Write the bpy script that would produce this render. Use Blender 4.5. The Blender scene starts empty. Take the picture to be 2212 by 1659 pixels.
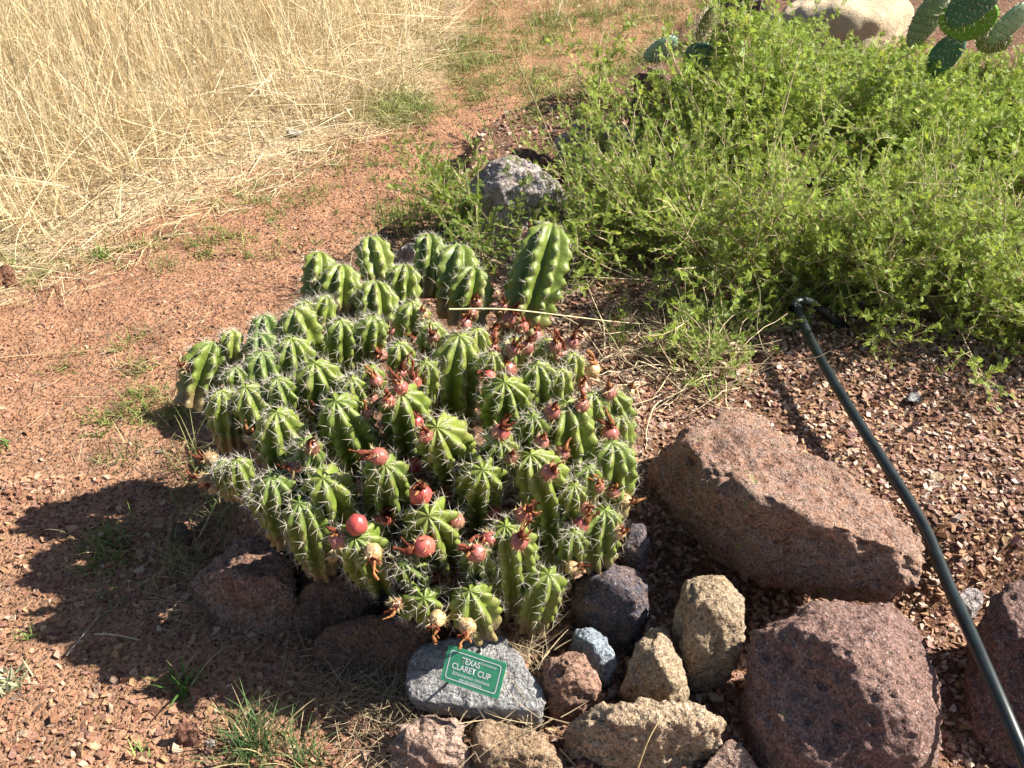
import bpy, bmesh, math, random
import numpy as np
from mathutils import Vector, Matrix
from mathutils.bvhtree import BVHTree

rad = math.radians
sc = bpy.context.scene
COL = sc.collection
# ------------------------------------------------------------------ camera, sky, sun, exposure
CAM_H, PITCH, FPX, W0, H0 = 1.5, rad(35), 2080.0, 2212.0, 1659.0
cam_d = bpy.data.cameras.new('camera'); cam = bpy.data.objects.new('camera', cam_d); COL.objects.link(cam)
cam.location = (0, 0, CAM_H); cam.rotation_euler = (rad(90) - PITCH, 0, 0)
cam_d.sensor_width = 36; cam_d.lens = 36 * FPX / W0; cam_d.clip_start = .05; cam_d.clip_end = 600
sc.camera = cam
SUN = Vector((1, .14, .92)).normalized()          # towards the sun: from the side, a little behind the plants
world = bpy.data.worlds.new('World'); sc.world = world; world.use_nodes = True
wn = world.node_tree; wn.nodes.clear()
sky = wn.nodes.new('ShaderNodeTexSky'); sky.sky_type = 'NISHITA'; sky.sun_disc = False
sky.sun_elevation = math.asin(SUN.z); sky.sun_rotation = math.atan2(SUN.x, SUN.y)
bg = wn.nodes.new('ShaderNodeBackground'); bg.inputs[1].default_value = .05
wo = wn.nodes.new('ShaderNodeOutputWorld')
wn.links.new(sky.outputs[0], bg.inputs[0]); wn.links.new(bg.outputs[0], wo.inputs[0])
sun_d = bpy.data.lights.new('sun', 'SUN'); sun_d.energy = 5.0; sun_d.angle = rad(.5); sun_d.color = (1, .95, .86)
sun = bpy.data.objects.new('sun', sun_d); COL.objects.link(sun)
sun.rotation_euler = SUN.to_track_quat('Z', 'Y').to_euler(); sun.location = (4, 1, 6)
sc.view_settings.view_transform = 'Standard'; sc.view_settings.look = 'None'
sc.view_settings.exposure = 1.42; sc.view_settings.gamma = 1; sc.view_settings.use_curve_mapping = False
sc.cycles.use_denoising = True
sc.cycles.max_bounces = 6; sc.cycles.diffuse_bounces = 3; sc.cycles.transparent_max_bounces = 6

# ------------------------------------------------------------------ helpers
rs = np.random.RandomState(7); random.seed(7)
FW = np.array([0, math.cos(PITCH), -math.sin(PITCH)]); UP = np.array([0, math.sin(PITCH), math.cos(PITCH)]); RT = np.array([1., 0, 0])
CAM = np.array([0, 0, CAM_H])
def ray(px, py):
    v = FW + RT * (px - W0 / 2) / FPX + UP * (H0 / 2 - py) / FPX
    return v / np.linalg.norm(v)
def P(px, py, z):                                    # the point at height z that shows at that place of the photograph
    v = ray(px, py); return CAM + v * ((z - CAM_H) / v[2])
def G(px, py, z=0.): return P(px, py, z)[:2]
def mpp(p): return float(np.dot(np.asarray(p) - CAM, FW)) / FPX      # metres per pixel at a point
def project(v):
    d = v - CAM; z = d @ FW
    return np.stack([W0 / 2 + FPX * (d @ RT) / z, H0 / 2 - FPX * (d @ UP) / z], -1)

def _hash(ix, iy, iz, s):
    h = (ix.astype(np.int64) * 374761393 + iy.astype(np.int64) * 668265263 + iz.astype(np.int64) * 1274126177 + s * 974634777) & 0xffffffff
    h = ((h ^ (h >> 13)) * 1274126177) & 0xffffffff
    h = ((h ^ (h >> 16)) * 2246822519) & 0xffffffff
    return ((h ^ (h >> 15)) & 0xffffff) / float(0xffffff)
def vnoise(p, s=0):
    i = np.floor(p); f = p - i; u = f * f * f * (f * (f * 6 - 15) + 10); i = i.astype(np.int64)
    r = 0
    for dx in (0, 1):
        wx = u[:, 0] if dx else 1 - u[:, 0]
        for dy in (0, 1):
            wy = u[:, 1] if dy else 1 - u[:, 1]
            for dz in (0, 1):
                wz = u[:, 2] if dz else 1 - u[:, 2]
                r = r + wx * wy * wz * _hash(i[:, 0] + dx, i[:, 1] + dy, i[:, 2] + dz, s)
    return r * 2 - 1
ROT = np.array([[.8, .6, 0], [-.48, .64, .6], [.36, -.48, .8]])
def fbm(p, o=4, s=0, g=.5):
    r = 0; a = 1; q = p
    for k in range(o):
        r = r + a * vnoise(q, s + k); a *= g; q = (q @ ROT) * 2.03 + 3.7
    return r
def ridged(p, o=3, s=0):
    r = 0; a = 1; q = p
    for k in range(o):
        r = r + a * (1 - np.abs(vnoise(q, s + k)) * 2); a *= .5; q = (q @ ROT) * 2.1 + 1.3
    return r
def sstep(a, b, x):
    t = np.clip((x - a) / (b - a), 0, 1); return t * t * (3 - 2 * t)

def mesh_np(name, v, f, col=None, smooth=True, mats=(), fmat=None):
    v = np.asarray(v, np.float32); f = np.asarray(f, np.int32); n = f.shape[1]
    m = bpy.data.meshes.new(name)
    m.vertices.add(len(v)); m.vertices.foreach_set('co', v.ravel())
    m.loops.add(f.size); m.loops.foreach_set('vertex_index', f.ravel())
    m.polygons.add(len(f)); m.polygons.foreach_set('loop_start', np.arange(0, f.size, n, dtype=np.int32))
    m.polygons.foreach_set('loop_total', np.full(len(f), n, np.int32))
    m.polygons.foreach_set('use_smooth', np.full(len(f), smooth))
    for mt in mats: m.materials.append(mt)
    if fmat is not None: m.polygons.foreach_set('material_index', np.asarray(fmat, np.int32))
    m.update(calc_edges=True)
    if col is not None:
        c = np.ones((len(v), 4), np.float32); c[:, :3] = col
        at = m.attributes.new('Col', 'FLOAT_COLOR', 'POINT'); at.data.foreach_set('color', c.ravel())
    return m
def link(name, me, parent=None, loc=None):
    o = bpy.data.objects.new(name, me); COL.objects.link(o)
    if parent is not None: o.parent = parent
    if loc is not None: o.location = [float(a) for a in loc]
    return o
def tag(o, label, cat, group=None, kind=None):
    o['label'] = label; o['category'] = cat
    if group: o['group'] = group
    if kind: o['kind'] = kind
    return o
def thing(name, label, cat, loc, group=None):
    return tag(link(name, None, None, loc), label, cat, group)
class Bag:                                           # gathers arrays into one mesh
    def __init__(s): s.v = []; s.f = []; s.c = []; s.n = 0
    def add(s, v, f, c=None):
        v = np.asarray(v, float); s.v.append(v); s.f.append(np.asarray(f, np.int64) + s.n); s.n += len(v)
        if c is not None:
            c = np.asarray(c, float); s.c.append(np.broadcast_to(c, (len(v), 3)))
    def mesh(s, name, mat, off=(0, 0, 0), smooth=True):
        return mesh_np(name, np.concatenate(s.v) - np.asarray(off), np.concatenate(s.f), np.concatenate(s.c) if s.c else None, smooth, [mat])

def tube(pts, rads, n=6, cap=True):                  # quads round a polyline
    pts = np.asarray(pts, float); k = len(pts); rads = np.broadcast_to(np.asarray(rads, float), (k,))
    t = np.gradient(pts, axis=0); t /= np.linalg.norm(t, axis=1)[:, None] + 1e-9
    ref = np.array([0, 0, 1.]) if abs(t[0][2]) < .9 else np.array([1., 0, 0])
    V = []
    a = np.cross(t[0], ref); a /= np.linalg.norm(a)
    for i in range(k):
        a = a - t[i] * (a @ t[i]); a /= np.linalg.norm(a); b = np.cross(t[i], a)
        ph = np.arange(n) * 2 * np.pi / n
        V.append(pts[i] + rads[i] * (np.cos(ph)[:, None] * a + np.sin(ph)[:, None] * b))
    V = np.concatenate(V); F = []
    for i in range(k - 1):
        for j in range(n):
            F.append((i * n + j, i * n + (j + 1) % n, (i + 1) * n + (j + 1) % n, (i + 1) * n + j))
    if cap:
        V = np.concatenate([V, pts[:1], pts[-1:]]); c0 = k * n; c1 = c0 + 1
        for j in range(n):
            F.append((c0, c0, (j + 1) % n, j)) if False else F.append((j, (j + 1) % n, c0, c0)[:3] + (c0,)) if False else None
        F = [x for x in F if x is not None]
    return V, np.array(F)
def spline(pts, n):                                  # Catmull-Rom through points
    p = np.asarray(pts, float); p = np.concatenate([[2 * p[0] - p[1]], p, [2 * p[-1] - p[-2]]]); out = []
    seg = len(p) - 3
    for t in np.linspace(0, seg - 1e-6, n):
        i = int(t); u = t - i; a, b, c, d = p[i:i + 4]
        out.append(.5 * (2 * b + (c - a) * u + (2 * a - 5 * b + 4 * c - d) * u * u + (3 * b - a - 3 * c + d) * u ** 3))
    return np.array(out)
def inst(tv, tf, pos, R, s):                         # copies of a template as arrays
    n = len(pos); v = np.einsum('nij,kj->nki', R, tv) * np.asarray(s).reshape(n, 1, -1) if np.ndim(s) == 1 else np.einsum('nij,nkj->nki', R, tv[None] * s[:, None, :])
    v = v + pos[:, None, :]
    f = tf[None] + (np.arange(n) * len(tv))[:, None, None]
    return v.reshape(-1, 3), f.reshape(-1, tf.shape[1])
def rand_rot(n, r=rs):
    q = r.normal(size=(n, 4)); q /= np.linalg.norm(q, axis=1)[:, None]; w, x, y, z = q.T
    return np.stack([np.stack([1 - 2 * (y * y + z * z), 2 * (x * y - z * w), 2 * (x * z + y * w)], -1),
                     np.stack([2 * (x * y + z * w), 1 - 2 * (x * x + z * z), 2 * (y * z - x * w)], -1),
                     np.stack([2 * (x * z - y * w), 2 * (y * z + x * w), 1 - 2 * (x * x + y * y)], -1)], 1)
def frame(d, up=None):                               # rows of matrices whose columns are (d, side, normal)
    d = d / np.linalg.norm(d, axis=1)[:, None]
    if up is None: up = np.tile([0, 0, 1.], (len(d), 1))
    s = np.cross(up, d); s /= np.linalg.norm(s, axis=1)[:, None] + 1e-9
    return np.stack([d, s, np.cross(d, s)], -1)
def blades(base, az, th0, curl, L, w, nseg=4, twist=None, taper=1.):
    n = len(base); t = np.linspace(0, 1, nseg + 1); th = th0[:, None] + curl[:, None] * t ** 1.3
    st = (L / nseg)[:, None]
    hx = np.concatenate([np.zeros((n, 1)), np.cumsum(np.sin(th[:, 1:]) * st, 1)], 1)
    hz = np.concatenate([np.zeros((n, 1)), np.cumsum(np.cos(th[:, 1:]) * st, 1)], 1)
    ca, sa = np.cos(az), np.sin(az)
    c = base[:, None, :] + np.stack([hx * ca[:, None], hx * sa[:, None], hz], -1)
    tw = rs.uniform(-1.2, 1.2, n) if twist is None else twist
    side = np.stack([-sa * np.cos(tw), ca * np.cos(tw), np.sin(tw)], -1)
    ww = (w[:, None] * .5 * (1 - t ** 2 * taper * .9))[..., None] * side[:, None, :]
    v = np.stack([c - ww, c + ww], 2).reshape(n, -1, 3)
    k = np.arange(nseg) * 2; f = np.stack([k, k + 1, k + 3, k + 2], -1)
    f = f[None] + (np.arange(n) * 2 * (nseg + 1))[:, None, None]
    return v.reshape(-1, 3), f.reshape(-1, 4)

# ------------------------------------------------------------------ materials
def nodes(name):
    m = bpy.data.materials.new(name); m.use_nodes = True; t = m.node_tree
    return m, t, t.nodes['Principled BSDF'], t.nodes['Material Output']
def N(t, typ, **k):
    n = t.nodes.new(typ)
    for a, b in k.items(): setattr(n, a, b)
    return n
def ramp(t, fac, stops):
    r = N(t, 'ShaderNodeValToRGB'); e = r.color_ramp.elements
    while len(e) < len(stops): e.new(.5)
    for i, (p, c) in enumerate(stops): e[i].position = p; e[i].color = (*c, 1) if len(c) == 3 else c
    t.links.new(fac, r.inputs[0]); return r
def mix(t, fac, a, b, mode='MIX'):
    m = N(t, 'ShaderNodeMix', data_type='RGBA', blend_type=mode)
    for sock, val in ((m.inputs[0], fac), (m.inputs[6], a), (m.inputs[7], b)):
        if isinstance(val, bpy.types.NodeSocket): t.links.new(val, sock)
        elif isinstance(val, (int, float)): sock.default_value = val
        else: sock.default_value = (*val, 1)
    return m.outputs[2]
def noise_n(t, co, scale, detail=4, rough=.55):
    n = N(t, 'ShaderNodeTexNoise'); n.inputs['Scale'].default_value = scale; n.inputs['Detail'].default_value = detail
    n.inputs['Roughness'].default_value = rough; t.links.new(co, n.inputs['Vector']); return n.outputs['Fac']
def voro(t, co, scale, feat='F1'):
    n = N(t, 'ShaderNodeTexVoronoi', feature=feat); n.inputs['Scale'].default_value = scale; t.links.new(co, n.inputs['Vector']); return n
def bump(t, h, dist, strength=1, nrm=None):
    b = N(t, 'ShaderNodeBump'); b.inputs['Distance'].default_value = dist; b.inputs['Strength'].default_value = strength
    t.links.new(h, b.inputs['Height'])
    if nrm is not None: t.links.new(nrm, b.inputs['Normal'])
    return b.outputs[0]
def rock_mat(name, c1, c2, c3, speck=(.55, .5, .45), lichen=0, rough=.95, pit=.004, sc_=1., lcol=(.25, .27, .08), contrast=1.):
    m, t, b, o = nodes(name); co = N(t, 'ShaderNodeTexCoord').outputs['Object']
    n1 = noise_n(t, co, 7 * sc_, 5); n2 = noise_n(t, co, 38 * sc_, 5, .65); n3 = noise_n(t, co, 170 * sc_, 3, .7)
    a = ramp(t, n1, [(.36, c1), (.64, c2)]).outputs[0]
    f2 = ramp(t, n2, [(.42, (0, 0, 0)), (.62, (1, 1, 1))]).outputs[0]
    a = mix(t, f2, a, c3)
    f3 = ramp(t, n3, [(.35, (.45, .45, .45)), (.65, (1.5, 1.5, 1.5))]).outputs[0]
    a = mix(t, .8 * contrast, a, f3, 'MULTIPLY')
    vo = voro(t, co, 300 * sc_); f4 = ramp(t, vo.outputs['Color'], [(.80, (0, 0, 0)), (.95, (.8, .8, .8))]).outputs[0]
    a = mix(t, f4, a, speck)
    if lichen:
        n4 = noise_n(t, co, 16, 6, .7); f5 = ramp(t, n4, [(.66 - .06 * lichen, (0, 0, 0)), (.70 - .06 * lichen, (1, 1, 1))]).outputs[0]
        a = mix(t, f5, a, lcol)
    t.links.new(a, b.inputs['Base Color']); b.inputs['Roughness'].default_value = rough; b.inputs['Specular IOR Level'].default_value = .25
    h1 = bump(t, n2, .022, 1.); v2 = voro(t, co, 85 * sc_); pf = ramp(t, v2.outputs['Distance'], [(0, (0, 0, 0)), (.45, (1, 1, 1))]).outputs[0]
    h2 = bump(t, pf, pit * 1.8, 1., h1); h3 = bump(t, n3, .008, 1., h2)
    t.links.new(h3, b.inputs['Normal']); return m
def vcol_mat(name, rough=.6, spec=.3, trans=0., nscale=0, namp=.25, bmp=0, bsc=200):
    m, t, b, o = nodes(name); at = N(t, 'ShaderNodeAttribute', attribute_name='Col'); c = at.outputs['Color']
    co = N(t, 'ShaderNodeTexCoord').outputs['Object']
    if nscale:
        f = ramp(t, noise_n(t, co, nscale, 4), [(.3, (1 - namp,) * 3), (.7, (1 + namp,) * 3)]).outputs[0]
        c = mix(t, 1., c, f, 'MULTIPLY')
    t.links.new(c, b.inputs['Base Color']); b.inputs['Roughness'].default_value = rough; b.inputs['Specular IOR Level'].default_value = spec
    if bmp: t.links.new(bump(t, noise_n(t, co, bsc, 4), bmp), b.inputs['Normal'])
    if trans:
        tr = N(t, 'ShaderNodeBsdfTranslucent'); t.links.new(c, tr.inputs[0]); ms = N(t, 'ShaderNodeMixShader'); ms.inputs[0].default_value = trans
        t.links.new(b.outputs[0], ms.inputs[1]); t.links.new(tr.outputs[0], ms.inputs[2]); t.links.new(ms.outputs[0], o.inputs[0])
    return m
def plain(name, c, rough=.5, spec=.4, nscale=0, namp=.2):
    m, t, b, o = nodes(name); b.inputs['Roughness'].default_value = rough; b.inputs['Specular IOR Level'].default_value = spec
    co = N(t, 'ShaderNodeTexCoord').outputs['Object']
    f = ramp(t, noise_n(t, co, nscale or 60, 4), [(.3, tuple(x * (1 - namp) for x in c)), (.7, tuple(min(1, x * (1 + namp)) for x in c))]).outputs[0]
    t.links.new(f, b.inputs['Base Color']); return m

# ------------------------------------------------------------------ the lie of the land
def sd_poly(xy, poly):                               # signed distance, positive inside
    poly = np.asarray(poly); n = len(poly); d = np.full(len(xy), 1e9); ins = np.zeros(len(xy), bool)
    for i in range(n):
        a, b = poly[i], poly[(i + 1) % n]; e = b - a; w = xy - a
        t = np.clip((w @ e) / (e @ e), 0, 1); q = w - t[:, None] * e; d = np.minimum(d, (q * q).sum(1))
        c = (a[1] > xy[:, 1]) != (b[1] > xy[:, 1])
        xi = a[0] + (xy[:, 1] - a[1]) / (b[1] - a[1] + 1e-12) * e[0]
        ins ^= c & (xy[:, 0] < xi)
    d = np.sqrt(d); return np.where(ins, d, -d)
BEDG = [G(*p) for p in [(2700, 1800), (900, 1800), (840, 1659), (700, 1500), (560, 1330), (520, 1180), (520, 1060), (500, 960), (520, 880), (600, 780), (660, 680), (740, 600),
                       (860, 520), (960, 460), (1010, 340), (1180, 265), (1340, 200), (1450, 100), (1570, 10), (1680, -60)]] + [np.array([6., 11.]), np.array([9., 2.])]
BED = [G(*p) for p in [(2700, 1300), (2250, 1290), (2060, 1310), (1850, 1290), (1620, 1240), (1440, 1260), (1300, 1330), (1180, 1390), (1000, 1400), (880, 1400), (700, 1350), (590, 1270)]] + BEDG[5:]
GRASS = [G(*p) for p in [(-700, 760), (-200, 640), (0, 590), (120, 540), (260, 480), (420, 400), (560, 345), (640, 300), (760, 270), (860, 220), (930, 160), (960, 90), (965, 20), (975, -60)]] + \
        [np.array([-.2, 9.5]), np.array([-9., 11.]), np.array([-9., 3.])]
MC = np.array([-.20, 1.80])                          # middle of the cactus clump
def height(xy):
    xy = np.asarray(xy, float).reshape(-1, 2); s = sd_poly(xy, BED)
    p3 = np.concatenate([xy, np.zeros((len(xy), 1))], 1)
    z = .15 * sstep(-.05, .10, s) + .03 * sstep(.1, 1.6, s)
    r = ((xy - MC) / np.array([.62, .58])); z = z + .08 * np.exp(-(r * r).sum(1) * 1.6)
    z = z + .012 * fbm(p3 * 2.2, 3, 5) + .005 * fbm(p3 * 14, 3, 9)
    z = z - .02 * sstep(.1, .6, -s) * 0
    return z
def Hs(x, y): return float(height([[x, y]])[0])
def PG(px, py):                                      # point of the ground that shows at that place of the photograph
    z = .08
    for _ in range(12): q = P(px, py, z); z = .5 * z + .5 * Hs(q[0], q[1])
    q = P(px, py, z); return q

def axis_pts(lo, hi, step, far, g=1.28):
    a = list(np.arange(lo, hi + 1e-6, step)); s = step; x = lo
    L = []
    while x > -far: s *= g; x -= s; L.append(x)
    R = []; s = step; x = a[-1]
    while x < far: s *= g; x += s; R.append(x)
    return np.array(L[::-1] + a + R)
gx = axis_pts(-2.2, 2.0, .018, 90); gy = axis_pts(.6, 4.2, .02, 160)
X, Y = np.meshgrid(gx, gy); xy = np.stack([X.ravel(), Y.ravel()], 1)
sb = sd_poly(xy, BEDG); sg = sd_poly(xy, GRASS); p3 = np.concatenate([xy, np.zeros((len(xy), 1))], 1)
Z = height(xy)
mb = sstep(-.03, .08, sb + .04 * fbm(p3 * 6, 3, 2))
mg = sstep(-.18, .05, sg + .10 * fbm(p3 * 5, 4, 3))
far_weed = sstep(3.4, 4.6, xy[:, 1] + .4 * fbm(p3 * 2, 3, 4)) * .45
near = sstep(2.2, 1.6, xy[:, 1] + .2 * fbm(p3 * 3, 2, 8))
red = np.array([.36, .190, .112]); straw = np.array([.46, .37, .23]); soil = np.array([.17, .095, .06]); pale = np.array([.29, .178, .115])
gc = red * (1 - near[:, None] * .45) + pale * near[:, None] * .45
gc = gc * (1 - far_weed[:, None]) + np.array([.34, .22, .10]) * far_weed[:, None]
gc = gc * (1 - mg[:, None]) + straw * mg[:, None]; gc = gc * (1 - mb[:, None]) + soil * mb[:, None]
nx, ny = len(gx), len(gy); idx = np.arange(nx * ny).reshape(ny, nx)
gf = np.stack([idx[:-1, :-1], idx[:-1, 1:], idx[1:, 1:], idx[1:, :-1]], -1).reshape(-1, 4)
m, t, b, o = nodes('red_dirt'); co = N(t, 'ShaderNodeTexCoord').outputs['Object']
c = N(t, 'ShaderNodeAttribute', attribute_name='Col').outputs['Color']
na = noise_n(t, co, 9, 6, .65); nb = noise_n(t, co, 60, 4, .7); vc = voro(t, co, 110); vd = voro(t, co, 230)
c = mix(t, 1., c, ramp(t, na, [(.3, (.72, .70, .68)), (.7, (1.25, 1.24, 1.22))]).outputs[0], 'MULTIPLY')
c = mix(t, .7, c, ramp(t, nb, [(.3, (.6, .58, .56)), (.7, (1.35, 1.35, 1.35))]).outputs[0], 'MULTIPLY')
c = mix(t, ramp(t, vc.outputs['Color'], [(.70, (0, 0, 0)), (.74, (1, 1, 1))]).outputs[0], c, (.30, .17, .11))
c = mix(t, ramp(t, vd.outputs['Color'], [(.90, (0, 0, 0)), (.93, (1, 1, 1))]).outputs[0], c, (.50, .38, .28))
t.links.new(c, b.inputs['Base Color']); b.inputs['Roughness'].default_value = 1; b.inputs['Specular IOR Level'].default_value = .1
peb = ramp(t, vc.outputs['Distance'], [(0, (1, 1, 1)), (.5, (0, 0, 0))]).outputs[0]
h = bump(t, na, .025, .8); h = bump(t, peb, .010, 1., h); h = bump(t, nb, .012, 1., h); t.links.new(h, b.inputs['Normal'])
ground = link('ground', mesh_np('ground', np.concatenate([xy, Z[:, None]], 1), gf, gc, True, [m])); ground['kind'] = 'structure'

# ------------------------------------------------------------------ rocks
ICO = {}
def ico(s):
    if s not in ICO:
        bm = bmesh.new(); bmesh.ops.create_icosphere(bm, subdivisions=s, radius=1); bm.verts.ensure_lookup_table()
        ICO[s] = (np.array([v.co[:] for v in bm.verts]), np.array([[v.index for v in f.verts] for f in bm.faces])); bm.free()
    return ICO[s]
def rock_mesh(name, pts, mat, sub=5, pw=30, amp=(.014, .005, .0022), fr=(9, 36, 120), seed=0, origin=None, chips=12):
    pts = np.asarray(pts, float); c = (pts.min(0) + pts.max(0)) / 2 * .5 + pts.mean(0) * .5
    bm = bmesh.new()
    for q in pts: bm.verts.new(q)
    bmesh.ops.convex_hull(bm, input=bm.verts); bm.normal_update()
    pl = [(np.array(f.normal[:]), np.array(f.verts[0].co[:])) for f in bm.faces]; bm.free()
    n = []; d = []
    for a, q in pl:
        k = a @ (q - c)
        if k < 0: a, k = -a, -k
        if k > 1e-4: n.append(a); d.append(k)
    n = np.array(n); d = np.array(d)
    r2 = np.random.RandomState(seed + 400); cn = r2.normal(size=(chips, 3)); cn[:, 2] = np.abs(cn[:, 2]) * .8 - .15; cn /= np.linalg.norm(cn, axis=1)[:, None]
    cd = ((pts - c) @ cn.T).max(0) * r2.uniform(.84, .97, chips); n = np.concatenate([n, cn]); d = np.concatenate([d, cd])
    u, f = ico(sub); ev, evec = np.linalg.eigh(np.cov((pts - c).T)); s = np.sqrt(np.maximum(ev, 1e-6)); s /= s.max()
    dirs = (u * np.maximum(s, .35)) @ evec.T; dirs /= np.linalg.norm(dirs, axis=1)[:, None]
    q = np.maximum(dirs @ n.T / d, 0); S = (q ** pw).sum(1); r = S ** (-1 / pw)
    v = c + dirs * r[:, None]
    nn = (q ** (pw - 1) / d) @ n; nn /= np.linalg.norm(nn, axis=1)[:, None]
    o = rs.uniform(0, 50, 3)
    disp = amp[0] * 1.1 * fbm((v + o) * fr[0], 3, seed) + 1.25 * amp[1] * ridged((v + o) * fr[1], 3, seed + 11) * .7 - amp[1] * .5 + amp[2] * fbm((v + o) * fr[2], 3, seed + 23)
    pits = sstep(.35, .7, vnoise((v + o) * fr[1] * 1.7, seed + 31)); disp = disp - pits * amp[1] * 1.3
    v = v + nn * disp[:, None]
    if origin is None: origin = np.array([c[0], c[1], v[:, 2].min()])
    if np.linalg.det(evec) < 0: f = f[:, ::-1]
    return mesh_np(name, v - origin, f, None, True, [mat]), origin
def rock(name, label, px, mat, sub=5, depth=None, inset=.86, cat='rock', group=None, extra=(), **k):
    pts = np.array([P(*q) for q in px]); zb = pts[:, 2].min() - .06 if depth is None else depth
    cc = pts.mean(0); low = pts.copy(); low[:, :2] = cc[:2] + (low[:, :2] - cc[:2]) * inset; low[:, 2] = zb
    allp = np.concatenate([pts, low] + ([np.array([P(*q) for q in extra])] if len(extra) else []))
    me, org = rock_mesh(name, allp, mat, sub, **k)
    return tag(link(name, me, None, org), label, cat, group)
RED = rock_mat('rhyolite_brown', (0.250, 0.131, 0.088), (0.413, 0.244, 0.169), (0.312, 0.213, 0.169), (.5, .42, .36), .35)
PUR = rock_mat('purple_tuff', (0.206, 0.125, 0.106), (0.338, 0.206, 0.163), (0.250, 0.150, 0.125), (.5, .42, .38), .3)
TAN = rock_mat('tan_tuff', (.36, .26, .165), (.50, .40, .29), (.42, .30, .19), (.62, .55, .46), .15, pit=.006)
TANL = rock_mat('pale_tan_tuff', (.46, .33, .21), (.58, .45, .32), (.40, .28, .18), (.68, .6, .5), 0, pit=.007)
BRN = rock_mat('dark_brown_rock', (.15, .082, .05), (.23, .135, .085), (.12, .085, .075), (.35, .27, .22), 0)
GRY = rock_mat('grey_slab_rock', (.33, .32, .31), (.46, .455, .45), (.27, .255, .25), (.6, .58, .56), .0, pit=.003)
BLU = rock_mat('blue_grey_rock', (.24, .29, .34), (.38, .43, .48), (.29, .33, .37), (.55, .58, .6), 0)
DKP = rock_mat('dark_purple_rock', (.13, .095, .095), (.24, .16, .125), (.10, .10, .13), (.45, .4, .4), .2, lcol=(.35, .33, .32))
PNK = rock_mat('pinkish_rock', (0.396, 0.264, 0.204), (0.506, 0.363, 0.286), (0.330, 0.209, 0.154), (.6, .5, .42), 0)
LIG = rock_mat('pale_grey_pink_rock', (0.414, 0.356, 0.322), (0.575, 0.517, 0.483), (0.310, 0.241, 0.213), (.65, .6, .57), .2, lcol=(.5, .47, .40))
SND = rock_mat('smooth_sandstone', (.60, .46, .30), (.68, .55, .38), (.62, .47, .30), (.68, .56, .40), 0, pit=.001, contrast=.4)
STN = rock_mat('rust_stained_tan', (.42, .29, .19), (.50, .37, .26), (.24, .10, .06), (.6, .5, .4), 0)

rock('boulder', 'long slanting brown boulder lying across the edge of the gravel bed beside the cactus',
     [(1478, 915, .25), (1545, 885, .24), (1612, 880, .22), (1700, 938, .22), (1800, 1008, .21), (1900, 1082, .2), (1990, 1140, .19), (2034, 1188, .2), (2044, 1235, .2),
      (2000, 1298, .19), (1950, 1300, .18), (1850, 1258, .19), (1740, 1262, .17), (1650, 1220, .17), (1555, 1200, .16), (1480, 1130, .16), (1402, 1062, .17), (1404, 1025, .19), (1430, 960, .22),
      (1500, 965, .31), (1590, 1035, .345), (1740, 1110, .335), (1890, 1165, .31), (1985, 1200, .28)], RED, 6, depth=.10, inset=.8, seed=1, chips=4, amp=(.016, .0065, .003))
rock('boulder', 'big purplish brown boulder with yellow lichen, shaded front and sunlit top edge',
     [(1640, 1312, .20), (1700, 1290, .21), (1765, 1280, .215), (1880, 1318, .20), (1965, 1290, .19), (2005, 1325, .18), (2036, 1380, .16), (2062, 1480, .14), (2062, 1580, .10), (2030, 1680, .04),
      (1618, 1370, .18), (1612, 1480, .12), (1630, 1640, .02), (1745, 1350, .25), (1860, 1410, .26), (1950, 1490, .24), (2000, 1590, .18), (1690, 1800, -.02), (1960, 1800, -.02)],
     PUR, 6, depth=-.05, inset=.97, seed=2, amp=(.014, .005, .0028))
rock('rock', 'upright tan rock between the long boulder and the big purplish boulder', [(1482, 1240, .20), (1540, 1225, .20), (1582, 1250, .20), (1606, 1312, .18), (1606, 1400, .12), (1580, 1442, .09),
     (1500, 1446, .09), (1466, 1400, .11), (1455, 1310, .16), (1500, 1290, .22), (1560, 1300, .22)], TAN, 5, depth=.0, seed=3, amp=(.008, .004, .002))
rock('rock', 'grey brown rock in front of the upright tan rock, its lowest tip sunlit', [(1388, 1382, .13), (1432, 1348, .13), (1472, 1420, .12), (1492, 1500, .07), (1400, 1515, .06), (1338, 1482, .07), (1420, 1420, .16), (1450, 1470, .14)],
     TAN, 5, depth=-.02, seed=4, amp=(.008, .004, .002))
rock('rock', 'dark purple and rust rock in shade at the foot of the cactus', [(1236, 1250, .15), (1290, 1213, .15), (1385, 1224, .15), (1418, 1270, .14), (1412, 1330, .10), (1372, 1368, .08), (1300, 1352, .08), (1243, 1300, .11), (1320, 1260, .19), (1380, 1290, .17)],
     DKP, 5, depth=.0, seed=5, amp=(.010, .004, .002))
rock('rock', 'small blue grey rock behind the reddish pointed rock', [(1238, 1356, .10), (1272, 1346, .10), (1312, 1380, .10), (1334, 1422, .08), (1316, 1462, .05), (1290, 1455, .05), (1250, 1412, .07), (1225, 1372, .09), (1280, 1390, .12)],
     BLU, 5, depth=.0, seed=6, amp=(.006, .003, .0015))
rock('rock', 'reddish brown pointed rock next to the grey slab with the sign', [(1184, 1422, .13), (1230, 1384, .15), (1262, 1396, .14), (1292, 1442, .11), (1308, 1502, .06), (1276, 1528, .03), (1202, 1545, .02), (1163, 1482, .06), (1232, 1420, .17), (1250, 1470, .13), (1200, 1480, .12)],
     rock_mat('reddish_rock', (0.330, 0.182, 0.121), (0.462, 0.286, 0.204), (0.275, 0.165, 0.121), (.5, .4, .33), 0), 5, depth=-.02, seed=7, amp=(.009, .005, .0022))
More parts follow.
